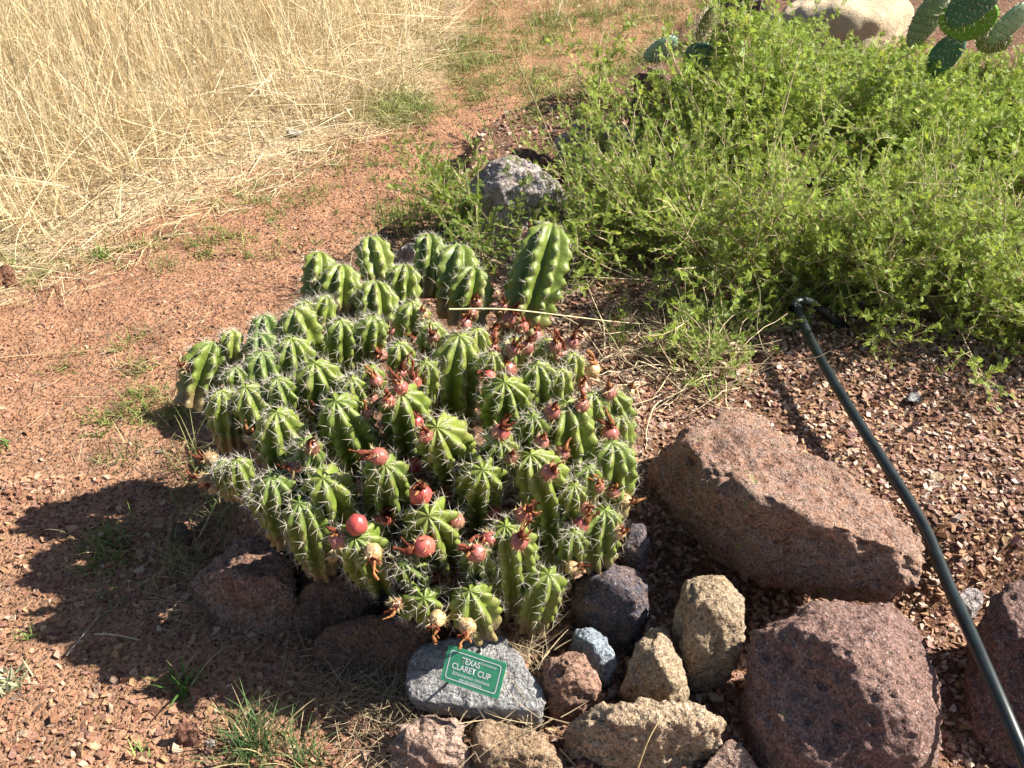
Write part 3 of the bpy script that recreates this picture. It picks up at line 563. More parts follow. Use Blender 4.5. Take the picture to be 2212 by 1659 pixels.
for fi, (fx, fy, fr, fc, fl) in enumerate(FRUITS):
    rr = np.random.RandomState(900 + fi); v = ray(fx, fy); hit = BV.ray_cast(Vector(CAM), Vector(v), 5)
    c = np.array(hit[0]) if hit[0] is not None else on_dome(fx, fy, top=.26)
    R = fr * mpp(c) * 1.02; c = c - v * R * .95
    out = np.array([c[0] - MC[0], c[1] - MC[1], 0]); n = np.linalg.norm(out); out /= n
    ax = {0: np.array([.2, -.1, 1]), 1: np.array([0, 0, 1.]) + out * .25 + rr.normal(0, .12, 3), 2: np.array([0, -.8, -.15]) + rr.normal(0, .1, 3), 3: np.array([-.75 if fx < 1200 else .7, -.3, .55]) + rr.normal(0, .15, 3)}[fl]
    ax = ax / np.linalg.norm(ax); M = frame(ax[None], np.array([[.4, -.7, .3]]))[0]; M = np.stack([M[:, 1], M[:, 2], M[:, 0]], 1)   # columns: e1, e2, axis
    nu, nvv = 18, 11; th = np.linspace(.02, np.pi - .02, nvv); phx = np.arange(nu) * 2 * np.pi / nu
    T, PH = np.meshgrid(th, phx, indexing='ij'); lump = 1 + .05 * np.sin(PH * 5 + fi) * np.sin(T) + (.12 * rr.normal() * np.cos(T) ** 2 if fc > 2 else .0)
    shr = .16 if fc >= 2 or fc == 0 else .05
    loc = np.stack([np.sin(T) * np.cos(PH), np.sin(T) * np.sin(PH), np.cos(T) * 1.06], -1).reshape(-1, 3)
    rr_ = (lump.ravel() + shr * fbm(loc * 2.2 + fi * 3, 3, fi) * .8) * R
    LV = loc * rr_[:, None]; FVv = LV @ M.T + c
    ii = np.arange(nu * nvv).reshape(nvv, nu); FF = np.stack([ii[:-1], ii[1:], np.roll(ii[1:], -1, 1), np.roll(ii[:-1], -1, 1)], -1).reshape(-1, 4)
    pal = {0: (.29, .125, .105), 1: (.45, .07, .065), 2: (.50, .33, .17), 3: (.15, .05, .04)}
    if fc <= 1.3: k_ = min(fc, 1); bc = np.array(pal[0]) * (1 - k_) + np.array(pal[1]) * k_
    elif fc < 3: bc = np.array(pal[2]) * (1 - (fc - 2) * .6)
    else: bc = np.array(pal[3])
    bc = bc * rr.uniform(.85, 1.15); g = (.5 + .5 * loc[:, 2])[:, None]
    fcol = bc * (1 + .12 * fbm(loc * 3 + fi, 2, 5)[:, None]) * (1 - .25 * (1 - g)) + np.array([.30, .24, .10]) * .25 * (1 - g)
    lab = None
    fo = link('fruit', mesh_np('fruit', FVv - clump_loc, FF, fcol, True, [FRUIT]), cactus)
    if .95 <= fc <= 1.2: fo['label'] = 'round ripe red fruit'
    elif 2 <= fc < 3: fo['label'] = 'tan dried spiny fruit'
    if fl:                                            # the withered flower on top
        bag = Bag(); Lf = R * rr.uniform(1.5, 2.5); npt = 8; s = np.linspace(0, 1, npt); kx = rr.normal(0, .35, 2)
        for q in range(9):
            a0 = rr.uniform(0, 6.28); Lq = Lf * (1 if q == 0 else rr.uniform(.3, .75)); sp = 0 if q == 0 else rr.uniform(.4, .9)
            pts = np.stack([(sp * np.cos(a0) * s + kx[0] * s * s) * Lq + .12 * R * np.sin(s * 7 + a0), (sp * np.sin(a0) * s + kx[1] * s * s) * Lq + .12 * R * np.cos(s * 6 + a0), R * .85 + s * Lq * (1 if q == 0 else .6)], 1)
            rd = R * (.38 if q == 0 else .21) * (.8 + .35 * np.sin(s * 9 + a0)) * (1 - .55 * s)
            tv, tf = tube(pts, rd, 6, False); tv = tv + rr.normal(0, .05 * R, tv.shape)
            dc = np.array([.17, .05, .028]) if rr.rand() < .7 else np.array([.34, .15, .06])
            bag.add(tv @ M.T + c, tf, dc * rr.uniform(.7, 1.3))
        link('dried_flower', bag.mesh('dried_flower', DRY, clump_loc), fo)
    if fc != 1.05:
        bag = Bag(); na_ = 12 if fc < .9 or fc >= 2 else 7; zz = rr.uniform(-.5, .95, na_); aa = np.arange(na_) * 2.399 + rr.uniform(0, 6)
        loc = np.stack([np.sqrt(1 - zz ** 2) * np.cos(aa), np.sqrt(1 - zz ** 2) * np.sin(aa), zz], 1); loc = loc @ M.T
        org = np.repeat(c + loc * R * .98, 6, 0); dv = np.repeat(loc, 6, 0) * .7 + rr.normal(0, .6, (na_ * 6, 3))
        spine_arrays(bag, org, dv, rr.uniform(.007, .016, len(org)), np.full(len(org), .00065))
        sp = link('spines', bag.mesh('spines', FSPINE, clump_loc, False), fo); sp['kind'] = 'stuff'

# ------------------------------------------------------------------ plant sign
pc = P(1022, 1451, .165)
th = rad(-22); fi_ = rad(50); sx = Vector((math.cos(th), math.sin(th), 0)); sy = Vector((-math.sin(th) * math.cos(fi_), math.cos(th) * math.cos(fi_), math.sin(fi_))); sz = sx.cross(sy)
SM = Matrix((sx, sy, sz)).transposed().to_4x4(); SM.translation = Vector(pc)
SW, SH, ST = 135 * mpp(pc) / .985, 78 * mpp(pc), .0025
sign = thing('plant_sign', 'green plant label with white border and lettering on the grey slab', 'sign', (pc[0], pc[1], .11)); sloc = Vector((pc[0], pc[1], .11))
def sign_part(name, bm_or_me, mat, parent=None):
    me = bm_or_me
    if isinstance(me, bmesh.types.BMesh): me2 = bpy.data.meshes.new(name); me.to_mesh(me2); me.free(); me = me2
    me.materials.clear(); me.materials.append(mat); me.transform(SM); me.transform(Matrix.Translation(-sloc)); return link(name, me, parent or sign)
def rrect(w, h, r, n=6):
    o = []
    for cx, cy, a0 in ((w / 2 - r, h / 2 - r, 0), (-w / 2 + r, h / 2 - r, 90), (-w / 2 + r, -h / 2 + r, 180), (w / 2 - r, -h / 2 + r, 270)):
        for i in range(n + 1): a = rad(a0 + 90 * i / n); o.append((cx + r * math.cos(a), cy + r * math.sin(a)))
    return o
bm = bmesh.new(); vs = [bm.verts.new((x, y, -ST)) for x, y in rrect(SW, SH, .003)]; f = bm.faces.new(vs)
ex = bmesh.ops.extrude_face_region(bm, geom=[f]); bmesh.ops.translate(bm, vec=(0, 0, ST), verts=[g for g in ex['geom'] if isinstance(g, bmesh.types.BMVert)])
bmesh.ops.recalc_face_normals(bm, faces=bm.faces)
plate = sign_part('plate', bm, plain('sign_green', (.055, .30, .155), .42, .4, 90, .16))
WHITE = plain('sign_white', (.74, .76, .74), .6, .3, 300, .08)
bm = bmesh.new(); o_ = rrect(SW * .875, SH * .80, .005); i_ = rrect(SW * .875 - .0034, SH * .80 - .0034, .004)
a = [bm.verts.new((x, y, .0003)) for x, y in o_]; b_ = [bm.verts.new((x, y, .0003)) for x, y in i_]
for i in range(len(a)): j = (i + 1) % len(a); bm.faces.new((a[i], a[j], b_[j], b_[i]))
sign_part('border', bm, WHITE, plate)
def lettering(txt, u0, u1, v, hgt, bold=0, shear=0):
    cu = bpy.data.curves.new('lettering', 'FONT'); cu.body = txt; cu.size = 1; cu.shear = shear; cu.offset = bold
    ob = bpy.data.objects.new('lettering_source', cu); COL.objects.link(ob); dg = bpy.context.evaluated_depsgraph_get(); me = bpy.data.meshes.new_from_object(ob.evaluated_get(dg))
    bpy.data.objects.remove(ob); cos = np.array([q.co[:] for q in me.vertices]); lo, hi = cos.min(0), cos.max(0)
    kx = (u1 - u0) * SW / (hi[0] - lo[0]); ky = hgt * SH / .72
    cos = np.stack([(cos[:, 0] - lo[0]) * kx + (u0 - .5) * SW, (cos[:, 1] - .36) * ky + (.5 - v) * SH, np.full(len(cos), .0004)], 1)
    me.vertices.foreach_set('co', cos.astype(np.float32).ravel()); me.update(); sign_part('lettering', me, WHITE, plate)
lettering('TEXAS', .27, .59, .285, .17, .022); lettering('Cactaceae', .60, .86, .205, .085)
lettering('CLARET CUP', .14, .80, .50, .17, .022); lettering('Echinocereus coccineus', .17, .81, .69, .105, .004, .22); lettering('var.pausipinus', .31, .69, .81, .105, .004, .22)
pa = Vector(pc) - sz * .004 + sy * .012; st_pts = [np.array(pa + sx * .0), np.array(pa - sz * .02 + Vector((0, .01, -.01))), np.array(P(1040, 1400, .09)) + np.array([0, .05, -.02]), np.array(P(1040, 1395, .0)) + np.array([0, .06, 0])]
tv, tf = tube(spline(st_pts, 14), .0022, 8, False); link('stake', mesh_np('stake', tv - np.array(sloc), tf, None, True, [plain('galvanised_wire', (.35, .35, .34), .4, .5)]), sign)

# ------------------------------------------------------------------ black irrigation pipe
BLACK = plain('black_pipe', (.012, .017, .017), .38, .45, 30, .35)
pp = spline([P(1718, 655, .27), P(1745, 722, .25), P(1790, 806, .235), P(1850, 905, .225), P(1925, 1022, .21), P(1995, 1136, .195), P(2048, 1262, .19), P(2082, 1335, .195), P(2128, 1440, .20), P(2180, 1560, .19), P(2230, 1680, .16), P(2300, 1860, .10)], 60)
pl = np.array([pp[0][0], pp[0][1], Hs(pp[0][0], pp[0][1])]); pipe = thing('irrigation_pipe', 'long black plastic irrigation pipe running from under the shrub past the boulders', 'pipe', pl)
tv, tf = tube(pp, .0118, 16, False); link('pipe', mesh_np('pipe', tv - pl, tf, None, True, [BLACK]), pipe)
def sleeve(name, i0, i1, r):
    q = pp[i0:i1 + 1]; q = spline(q, 12); tv, tf = tube(np.concatenate([q[:1], q, q[-1:]]), np.concatenate([[.0115], np.full(12, r), [.0115]]), 16, False)
    link(name, mesh_np(name, tv - pl, tf, None, True, [BLACK]), pipe)
sleeve('coupler', 45, 59, .0152); sleeve('joint_ring', 4, 5, .0138); sleeve('joint_ring', 10, 11, .0130)
el = spline([pp[0] + np.array([-.01, -.02, -.005]), pp[0], P(1738, 650, .265), P(1765, 662, .24), P(1800, 690, .20), P(1830, 710, .16)], 24); tv, tf = tube(el, .0125, 14, False)
link('branch_pipe', mesh_np('branch_pipe', tv - pl, tf, None, True, [BLACK]), pipe)

# ------------------------------------------------------------------ shrubs
LEAF = vcol_mat('leaf_green', .5, .3, .45); TWIG = vcol_mat('twig_bark', .9, .15, 0, 80, .3)
def leaf_tmpl(pairs, ll, lw):
    v = []; f = []
    for i in range(pairs):
        x = (i + .6) / pairs
        for s in (-1, 1):
            b0 = len(v); d = np.array([.45, s * .9, .12]); sd = np.array([.9, -s * .45, 0]); o = np.array([x, 0, 0]); l_ = ll * (1 - .35 * abs(x - .45) * 1.5)
            v += [o, o + d * l_ * .5 + sd * lw * .5, o + d * l_, o + d * l_ * .5 - sd * lw * .5]; f.append((b0, b0 + 1, b0 + 2, b0 + 3) if s > 0 else (b0 + 3, b0 + 2, b0 + 1, b0))
    return np.array(v), np.array(f)
LT_NEAR = leaf_tmpl(6, .34, .17); LT_FAR = leaf_tmpl(3, .46, .34)
def shrub(label, base, nstem, Lr, lean, spread_, elev, seed, far=False, dens=1., col=(.27, .36, .06), group=None, tw_col=(.46, .36, .23), lsize=(.011, .019), ntw=12, clip=None):
    r = np.random.RandomState(seed); base = np.asarray(base, float); tb = Bag(); LP = []; LD = []; LU = []
    th = thing('shrub', label, 'shrub', base)
    for i in range(nstem):
        a = r.uniform(0, 6.283); e = rad(r.uniform(*elev)); d = np.array([math.cos(a) * math.cos(e) * spread_, math.sin(a) * math.cos(e) * spread_, math.sin(e)]) + np.array([lean[0], lean[1], 0]) * r.uniform(.5, 1.2)
        d /= np.linalg.norm(d); L = r.uniform(*Lr); s0 = base + np.array([r.normal(0, .06), r.normal(0, .06), 0]); n = 9; pts = [s0]
        for k in range(n - 1):
            d = d + r.normal(0, .07, 3) + np.array([0, 0, -.035 + .01 * k]); d /= np.linalg.norm(d); pts.append(pts[-1] + d * L / (n - 1))
        pts = np.array(pts); tc = np.array(tw_col) * r.uniform(.7, 1.25); tv, tf = tube(pts, np.linspace(.0042, .0010, n) * r.uniform(.6, 1.15), 4, False); tb.add(tv, tf, tc)
        for j in range(int(ntw * dens) + 1):
            u = r.uniform(.25, 1); x = u * (n - 1); k = min(int(x), n - 2); s = pts[k] + (pts[k + 1] - pts[k]) * (x - k); td = pts[k + 1] - pts[k]; td /= np.linalg.norm(td)
            d2 = td * .7 + r.normal(0, .6, 3); d2[2] += .15; d2 /= np.linalg.norm(d2); l2 = r.uniform(.07, .22) * (1.1 - .4 * u); q = [s]; m_ = 5
            for k2 in range(m_ - 1): d2 = d2 + r.normal(0, .14, 3); d2 /= np.linalg.norm(d2); q.append(q[-1] + d2 * l2 / (m_ - 1))
            q = np.array(q); tv, tf = tube(q, np.linspace(.0014, .0006, m_), 3, False); tb.add(tv, tf, tc)
            nl = int(l2 / .0075); uu = r.uniform(.12, 1, nl) * (m_ - 1); kk = np.minimum(uu.astype(int), m_ - 2); ps = q[kk] + (q[kk + 1] - q[kk]) * (uu - kk)[:, None]
            LP.append(ps); LD.append((q[kk + 1] - q[kk]) / (l2 / (m_ - 1)) * .55 + r.normal(0, .65, (nl, 3)) + np.array([0, 0, .1])); LU.append(r.normal(0, .45, (nl, 3)) + np.array([.1, 0, 1]))
    P_ = np.concatenate(LP); D_ = np.concatenate(LD); U_ = np.concatenate(LU)
    okk = P_[:, 2] > height(P_[:, :2]) + .01
    if clip is not None: okk &= clip(P_)
    P_, D_, U_ = P_[okk], D_[okk], U_[okk]
    tv, tf = LT_FAR if far else LT_NEAR; n = len(P_); v, f = inst(tv, tf, P_, frame(D_, U_), r.uniform(*lsize, n) * (1.15 if far else 1))
    c = np.array(col) * r.uniform(.70, 1.35, (n, 1)) * np.where(r.uniform(size=(n, 1)) < .12, np.array([[1.35, 1.15, .8]]), 1.)
    link('branches', tb.mesh('branches', TWIG, base), th)
    fo = link('foliage', mesh_np('foliage', v - base, f, np.repeat(c, len(tv), 0), False, [LEAF]), th); fo['kind'] = 'stuff'
    return th
SH = [ # base pixel, stems, lengths, lean, spread, elevation, far, label
 ((1560, 600), 50, (.30, .66), (-.48, .10), .9, (20, 66), False, 'feathery green shrub whose pale bare stems lean over the boulders behind the cactus'),
 ((1770, 620), 62, (.22, .46), (-.1, -.15), 1.1, (15, 72), False, 'feathery green shrub spilling over the end of the black pipe'),
 ((2000, 645), 62, (.22, .48), (.05, -.2), 1.1, (15, 72), False, 'low feathery shrub reaching furthest out over the gravel'),
 ((2240, 680), 54, (.22, .46), (-.1, -.15), 1.1, (15, 72), False, 'feathery shrub cut by the picture edge above the gravel'),
 ((1430, 500), 34, (.22, .45), (-.25, .1), 1.0, (18, 70), False, 'sparse feathery shrub filling the corner between cactus, boulder and taller shrubs'),
 ((1530, 330), 20, (.20, .40), (-.05, 0), 1.1, (18, 75), True, 'open shrub covering the pale sunlit boulder beside the path'),
 ((1640, 380), 54, (.34, .64), (-.05, .05), .85, (30, 84), True, 'taller bushy shrub in the middle of the bed with upright bare twigs'),
 ((1890, 390), 58, (.20, .38), (0, 0), 1.2, (15, 72), True, 'dense low shrub in front of the prickly pear pads'),
 ((2140, 400), 58, (.20, .38), (0, 0), 1.2, (15, 72), True, 'dense shrub growing below the palest prickly pear pad'),
 ((1610, 230), 40, (.18, .40), (-.1, 0), 1.0, (22, 80), True, 'shrub growing around the reddish boulder and the farther prickly pear'),
 ((1790, 230), 44, (.14, .30), (0, 0), 1.2, (15, 70), True, 'low shrub at the foot of the large smooth pale boulder'),
 ((2010, 240), 44, (.12, .25), (0, 0), 1.2, (15, 70), True, 'low shrub just before the cluster of prickly pear pads'),
 ((2220, 260), 40, (.12, .25), (0, 0), 1.2, (15, 70), True, 'low shrub at the picture edge behind the pale pad')]
for i, (bp, ns, Lr, ln, spd, elv, far, lab) in enumerate(SH):
    shrub(lab, PG(*bp), ns, Lr, ln, spd, elv, 40 + i, far)
shrub('straggly small leaved shrub sprawling over the pale grey boulder behind the cactus', P(1290, 560, .17), 12, (.20, .42), (-.6, .0), .6, (12, 50), 60, False, .6, (.19, .27, .05))
shrub('sparse low shrub with fine twigs in front of the half hidden pale boulder', PG(1330, 400), 14, (.15, .34), (-.25, .0), 1.0, (20, 70), 64, False, .6)
shrub('thin wispy shrub beside the path near the reddish boulder', PG(1310, 235), 12, (.15, .36), (-.25, .0), 1.0, (25, 75), 65, True, .5)
shrub('small clump of fine leaves hugging the near side of the pale grey boulder', P(985, 500, .14), 12, (.10, .26), (-.1, 0), .8, (30, 75), 61, False, .8, (.19, .27, .04), lsize=(.012, .02))
shrub('small sprawling leafy sprig lying on the gravel beside the pipe', PG(1590, 770), 14, (.10, .22), (.1, -.2), 1.2, (8, 35), 62, False, .8, (.22, .31, .06))
shrub('leafy sprig at the back of the cactus below the pale grey boulder', P(1120, 560, .18), 14, (.12, .3), (-.2, 0), .9, (25, 70), 63, False, .8, (.18, .26, .045), lsize=(.012, .02))

# ------------------------------------------------------------------ dry grass, litter, weeds
STRAW = vcol_mat('dry_straw', .85, .15, .25); GREENB = vcol_mat('grass_blade', .6, .25, .3)
def scatter(n, poly, seed, lo, hi, fn=None):
    r = np.random.RandomState(seed); xy = np.stack([r.uniform(lo[0], hi[0], n), r.uniform(lo[1], hi[1], n)], 1); s = sd_poly(xy, poly); k = s > 0
    if fn is not None: k &= fn(xy, s, r)
    return xy[k], s[k], r
def straw_cols(r, n, warm=.5):
    a = np.array([[.62, .50, .29], [.70, .60, .38], [.54, .41, .22], [.64, .48, .28], [.50, .42, .25], [.74, .66, .46], [.44, .31, .16]]); return a[r.randint(0, len(a), n)] * r.uniform(.75, 1.2, (n, 1))
bag = Bag()
xy, s, r = scatter(46000, GRASS, 1, (-4.5, 2.2), (.2, 8.5), lambda xy, s, r: (r.uniform(size=len(xy)) < .35 + .65 * sstep(-.25, .35, fbm(np.concatenate([xy * 3.5, 0 * xy[:, :1]], 1), 2, 3))) & (np.abs(xy[:, 0]) < .62 * xy[:, 1] + .6))
n = len(xy); tall = sstep(0, .55, s); b3 = np.concatenate([xy, height(xy)[:, None] - .005], 1); L = r.uniform(.22, .50, n) * (.45 + .55 * tall) + (r.uniform(size=n) < .35) * r.uniform(.1, .38, n) * tall
v, f = blades(b3, r.uniform(0, 6.283, n), np.abs(r.normal(.15, .38, n)), np.abs(r.normal(.35, .6, n)), L, r.uniform(.0018, .0055, n), 5); bag.add(v, f, np.repeat(straw_cols(r, n), 12, 0))
# loose fallen stalks
xy, s, r = scatter(9000, GRASS, 2, (-3.5, 2.0), (.2, 6), lambda xy, s, r: (s < .7)); n = len(xy)
b3 = np.concatenate([xy, height(xy)[:, None] + r.uniform(.0, .14, (n, 1))], 1)
v, f = blades(b3, r.uniform(0, 6.283, n), r.uniform(1.1, 1.6, n), r.uniform(-.3, .35, n), r.uniform(.12, .5, n), r.uniform(.0015, .004, n), 5); bag.add(v, f, np.repeat(straw_cols(r, n) * 1.05, 12, 0))
o = link('dry_grass', bag.mesh('dry_grass', STRAW)); tag(o, 'tall dry straw coloured grass filling the field beside the path', 'grass', kind='stuff')
# straw litter on the path edge and among the rocks
bag = Bag(); EDGE = [G(*p) for p in [(-500, 800), (0, 690), (220, 620), (420, 510), (620, 430), (740, 350), (880, 290), (960, 200), (1010, 100), (1010, 0), (940, 0), (920, 160), (700, 280), (420, 400), (0, 580), (-500, 700)]]
xy, s, r = scatter(30000, EDGE, 3, (-2.2, 1.9), (.3, 6), lambda xy, s, r: r.uniform(size=len(xy)) < sstep(0, .25, s + .1)); n = len(xy); b3 = np.concatenate([xy, height(xy)[:, None] + r.uniform(.002, .018, (n, 1))], 1)
v, f = blades(b3, r.uniform(0, 6.283, n), r.uniform(1.35, 1.62, n), r.uniform(-.25, .2, n), r.uniform(.03, .16, n), r.uniform(.0012, .003, n), 3); bag.add(v, f, np.repeat(straw_cols(r, n), 8, 0))
for cx, cy, sp_, m_, zz in ((820, 1470, 90, 420, .0), (700, 1420, 80, 160, 0), (900, 1600, 70, 160, .01), (1120, 1390, 45, 160, .08), (880, 1560, 40, 120, 0), (430, 1270, 50, 130, 0), (1450, 820, 90, 240, .0), (1350, 780, 60, 120, 0), (1100, 1540, 60, 80, .05), (560, 930, 60, 120, 0), (760, 620, 60, 140, 0), (1500, 760, 140, 200, 0), (250, 1000, 120, 80, 0), (300, 780, 160, 140, 0), (500, 640, 180, 240, 0), (150, 800, 160, 100, 0)):
    for k in range(m_):
        px, py = cx + r.normal(0, sp_), cy + r.normal(0, sp_ * .55)
        if py > 1670 or py < 300: continue
        q = P(px, py, zz + .05); q[2] = max(Hs(q[0], q[1]), zz) + r.uniform(.003, .02)
        v, f = blades(q[None], r.uniform(0, 6.28, 1), r.uniform(1.1, 1.6, 1), r.uniform(-.6, .5, 1), r.uniform(.03, .11, 1), r.uniform(.0009, .002, 1), 4); bag.add(v, f[:, [0, 1, 2, 3]], np.array([.42, .33, .21]) * r.uniform(.6, 1.2))
o = link('straw_litter', bag.mesh('straw_litter', STRAW)); tag(o, 'loose bits of straw littering the path edge and rock gaps', 'straw', kind='stuff')
# low green weeds along the path
bag = Bag(); r = np.random.RandomState(12); cen = []
for cx, cy, sx_, sy_, m_ in ((1180, 90, 170, 60, 90), (1100, 200, 120, 60, 60), (850, 230, 90, 30, 70), (1000, 120, 60, 60, 60), (880, 300, 60, 60, 26), (1250, 30, 160, 30, 50), (430, 520, 200, 40, 44), (600, 420, 120, 30, 36), (240, 890, 70, 30, 14), (350, 880, 60, 25, 14), (60, 580, 60, 40, 18), (1420, 30, 60, 20, 26), (240, 1200, 60, 40, 12), (330, 820, 200, 120, 26), (930, 480, 40, 30, 10), (870, 470, 60, 30, 24), (740, 350, 120, 40, 24), (1230, 250, 60, 50, 40), (1330, 200, 70, 40, 40), (1290, 320, 70, 50, 40), (1400, 130, 60, 40, 30), (1180, 300, 60, 40, 24)):
    for k in range(m_): cen.append((cx + r.normal(0, sx_ * .6), cy + r.normal(0, sy_ * .6)))
for px, py in cen:
    q = P(px, py, .01); q[2] = Hs(q[0], q[1]); k = r.uniform(.6, 1.3) * (1.6 if py < 280 else 1); n = int(r.randint(9, 26) * (1.5 if py < 280 else 1))
    col = np.array([[.16, .21, .05], [.22, .25, .07], [.30, .28, .10]][r.randint(0, 3)]) * r.uniform(.8, 1.2)
    b3 = q + np.concatenate([r.normal(0, .018 * k, (n, 2)), np.zeros((n, 1))], 1)
    v, f = blades(b3, r.uniform(0, 6.28, n), r.uniform(.2, 1.2, n), r.uniform(.1, .9, n), r.uniform(.015, .055, n) * k, r.uniform(.002, .0042, n), 3); bag.add(v, f, np.repeat(col * r.uniform(.7, 1.3, (n, 1)), 8, 0))
o = link('low_weeds', bag.mesh('low_weeds', GREENB)); tag(o, 'scattered low green weeds and grass along the dirt path', 'weeds', kind='stuff')
# pale short grass beyond the path
bag = Bag(); FAR = [np.array([-.6, 4.9]), np.array([1.2, 5.2]), np.array([2.4, 6.3]), np.array([6, 9]), np.array([6, 13]), np.array([-3, 13]), np.array([-1, 8])]
xy, s, r = scatter(12000, FAR, 5, (-1, 4.8), (4.5, 10)); n = len(xy); b3 = np.concatenate([xy, height(xy)[:, None]], 1); cl = sstep(-.1, .3, fbm(b3 * np.array([4, 4, 0]), 2, 8)); k = r.uniform(size=n) < cl
b3 = b3[k]; n = len(b3); v, f = blades(b3, r.uniform(0, 6.28, n), np.abs(r.normal(.4, .4, n)), r.uniform(.1, .9, n), r.uniform(.06, .28, n), r.uniform(.003, .006, n), 4)
g_ = (r.uniform(size=(n, 1)) < .4); bag.add(v, f, np.repeat(np.where(g_, np.array([[.24, .26, .08]]), straw_cols(r, n)), 10, 0))
o = link('far_grass', bag.mesh('far_grass', STRAW)); tag(o, 'pale short grass clumps beyond the bend of the path', 'grass', kind='stuff')

def tuft(label, px, py, n, L, w, col, lean=.55, curl=.6, seed=0, spread_=.02, z=None, mat=None, stem=None):
    r = np.random.RandomState(300 + seed); q = PG(px, py) if z is None else P(px, py, z)
    b3 = q + np.concatenate([r.normal(0, spread_, (n, 2)), np.full((n, 1), -.003)], 1)
    v, f = blades(b3, r.uniform(0, 6.283, n), np.abs(r.normal(lean * .6, lean * .5, n)), r.normal(curl, curl * .5, n), r.uniform(*L, n), r.uniform(.7, 1.2, n) * w, 5)
    dry = r.uniform(size=(n, 1)) < .15; c = np.where(dry, np.array([[.42, .34, .17]]), np.array(col)[None]) * r.uniform(.7, 1.3, (n, 1))
    o = link('grass_tuft', mesh_np('grass_tuft', v - q, f, np.repeat(c, 12, 0), True, [mat or GREENB]), None, q); tag(o, label, 'grass')
BG = (.10, .17, .06); LG = (.19, .26, .06)
tuft('large blue green grass tuft at the bottom edge of the path', 545, 1615, 170, (.06, .13), .0028, BG, .75, .5, 1, .024)
tuft('smaller blue green grass tuft next to the large one', 660, 1655, 70, (.05, .11), .0026, BG, .7, .5, 2, .02)
tuft('broad bladed green tuft in the shaded gravel', 392, 1488, 34, (.04, .09), .0055, (.08, .16, .035), .9, .4, 3, .012)
tuft('bright green round tuft at the straw edge', 222, 558, 70, (.04, .08), .0032, (.17, .29, .05), .7, .5, 4, .02)
tuft('fresh green grass patch beside the pale grey boulder', 890, 485, 150, (.06, .14), .003, LG, .5, .5, 5, .06)
tuft('sparse half dry weed standing on the bare path', 355, 582, 46, (.04, .10), .0026, (.24, .24, .09), .7, .4, 6, .03)
tuft('green tuft at the edge between straw and path', 432, 528, 46, (.04, .08), .003, (.19, .24, .06), .8, .4, 7, .03)
tuft('shaded green grass in the tip of the upper cactus shadow', 275, 990, 46, (.03, .08), .0026, (.11, .17, .05), .9, .5, 8, .03)
tuft('shaded green patch in the middle of the cactus shadow', 235, 1190, 60, (.03, .08), .003, (.10, .17, .04), .9, .5, 9, .04)
tuft('pale curly grass tuft beside the broad shaded rock', 395, 1225, 110, (.05, .12), .0022, (.30, .28, .12), .8, 1.1, 10, .03)
tuft('dark green drooping grass under the outermost cactus stems', 500, 1110, 110, (.07, .16), .0022, (.16, .20, .06), .7, 1.2, 11, .04)
tuft('arching pale grass at the near side of the outer stems', 400, 1010, 50, (.08, .20), .0024, (.30, .30, .11), .7, 1.0, 12, .03)
tuft('bright green upright tuft on the gravel behind the cactus fruits', 1340, 742, 30, (.06, .13), .0032, (.20, .32, .06), .35, .3, 13, .012)
tuft('few long green blades just above the long boulder', 1545, 868, 9, (.08, .16), .0045, (.22, .34, .07), .9, .3, 14, .008)
tuft('small spiky grass clump at the foot of the big purplish boulder', 1690, 1665, 60, (.03, .06), .002, (.20, .20, .08), .9, .4, 15, .012, z=.03)
tuft('short green patch below the shaded curly tuft', 255, 1300, 36, (.02, .06), .003, (.11, .17, .05), 1.0, .4, 16, .03)
tuft('tiny green sprout on the path at the edge of the picture', 10, 960, 20, (.02, .05), .005, (.12, .22, .05), 1.0, .3, 17, .015)
tuft('small green sprout on the path among fallen straw', 70, 1375, 18, (.02, .05), .004, (.20, .28, .07), 1.0, .3, 18, .01)
tuft('pale woolly grey green rosette weed on the sunlit path', 25, 1475, 60, (.02, .05), .008, (.42, .44, .28), 1.1, .3, 19, .02)
tuft('small sunlit weed near the path corner pebbles', 300, 1640, 14, (.02, .05), .005, (.25, .33, .10), .8, .3, 20, .008)
tuft('dense shaded grass between the outer stems and the small dark stone', 455, 1060, 90, (.05, .12), .0024, (.13, .18, .055), .8, .9, 21, .05)

# slender weeds, twigs and stalks
def stalk(name, label, cat, pts, r0, r1, col, n=24):
    q = spline(pts, n); tv, tf = tube(q, np.linspace(r0, r1, n), 6, False); o = link(name, mesh_np(name, tv - q[0], tf, np.tile(col, (len(tv), 1)), True, [TWIG]), None, q[0]); return tag(o, label, cat)
stalk('straw_stalk', 'long pale straw stalk lying across the back of the cactus clump', 'straw', [P(970, 668, .47), P(1090, 668, .45), P(1220, 682, .38), P(1330, 695, .28), P(1400, 700, .20)], .0019, .0007, (.58, .52, .30))
stalk('twig', 'short dry twig lying on the shaded path', 'twig', [PG(207, 1378) + [0, 0, .012], PG(255, 1382) + [0, 0, .014], PG(308, 1392) + [0, 0, .012]], .0022, .0016, (.40, .32, .22))
stalk('twig', 'thin curved grey twig on the shaded gravel', 'twig', [PG(147, 1425) + [0, 0, .012], PG(190, 1375) + [0, 0, .015], PG(215, 1340) + [0, 0, .013], PG(222, 1315) + [0, 0, .012]], .0014, .0008, (.36, .30, .24))
stalk('straw_stalk', 'pale straw leaning on the pale tan sunlit rock', 'straw', [P(1378, 1659, .06), P(1400, 1600, .115), P(1425, 1555, .137)], .0016, .0007, (.55, .42, .20))
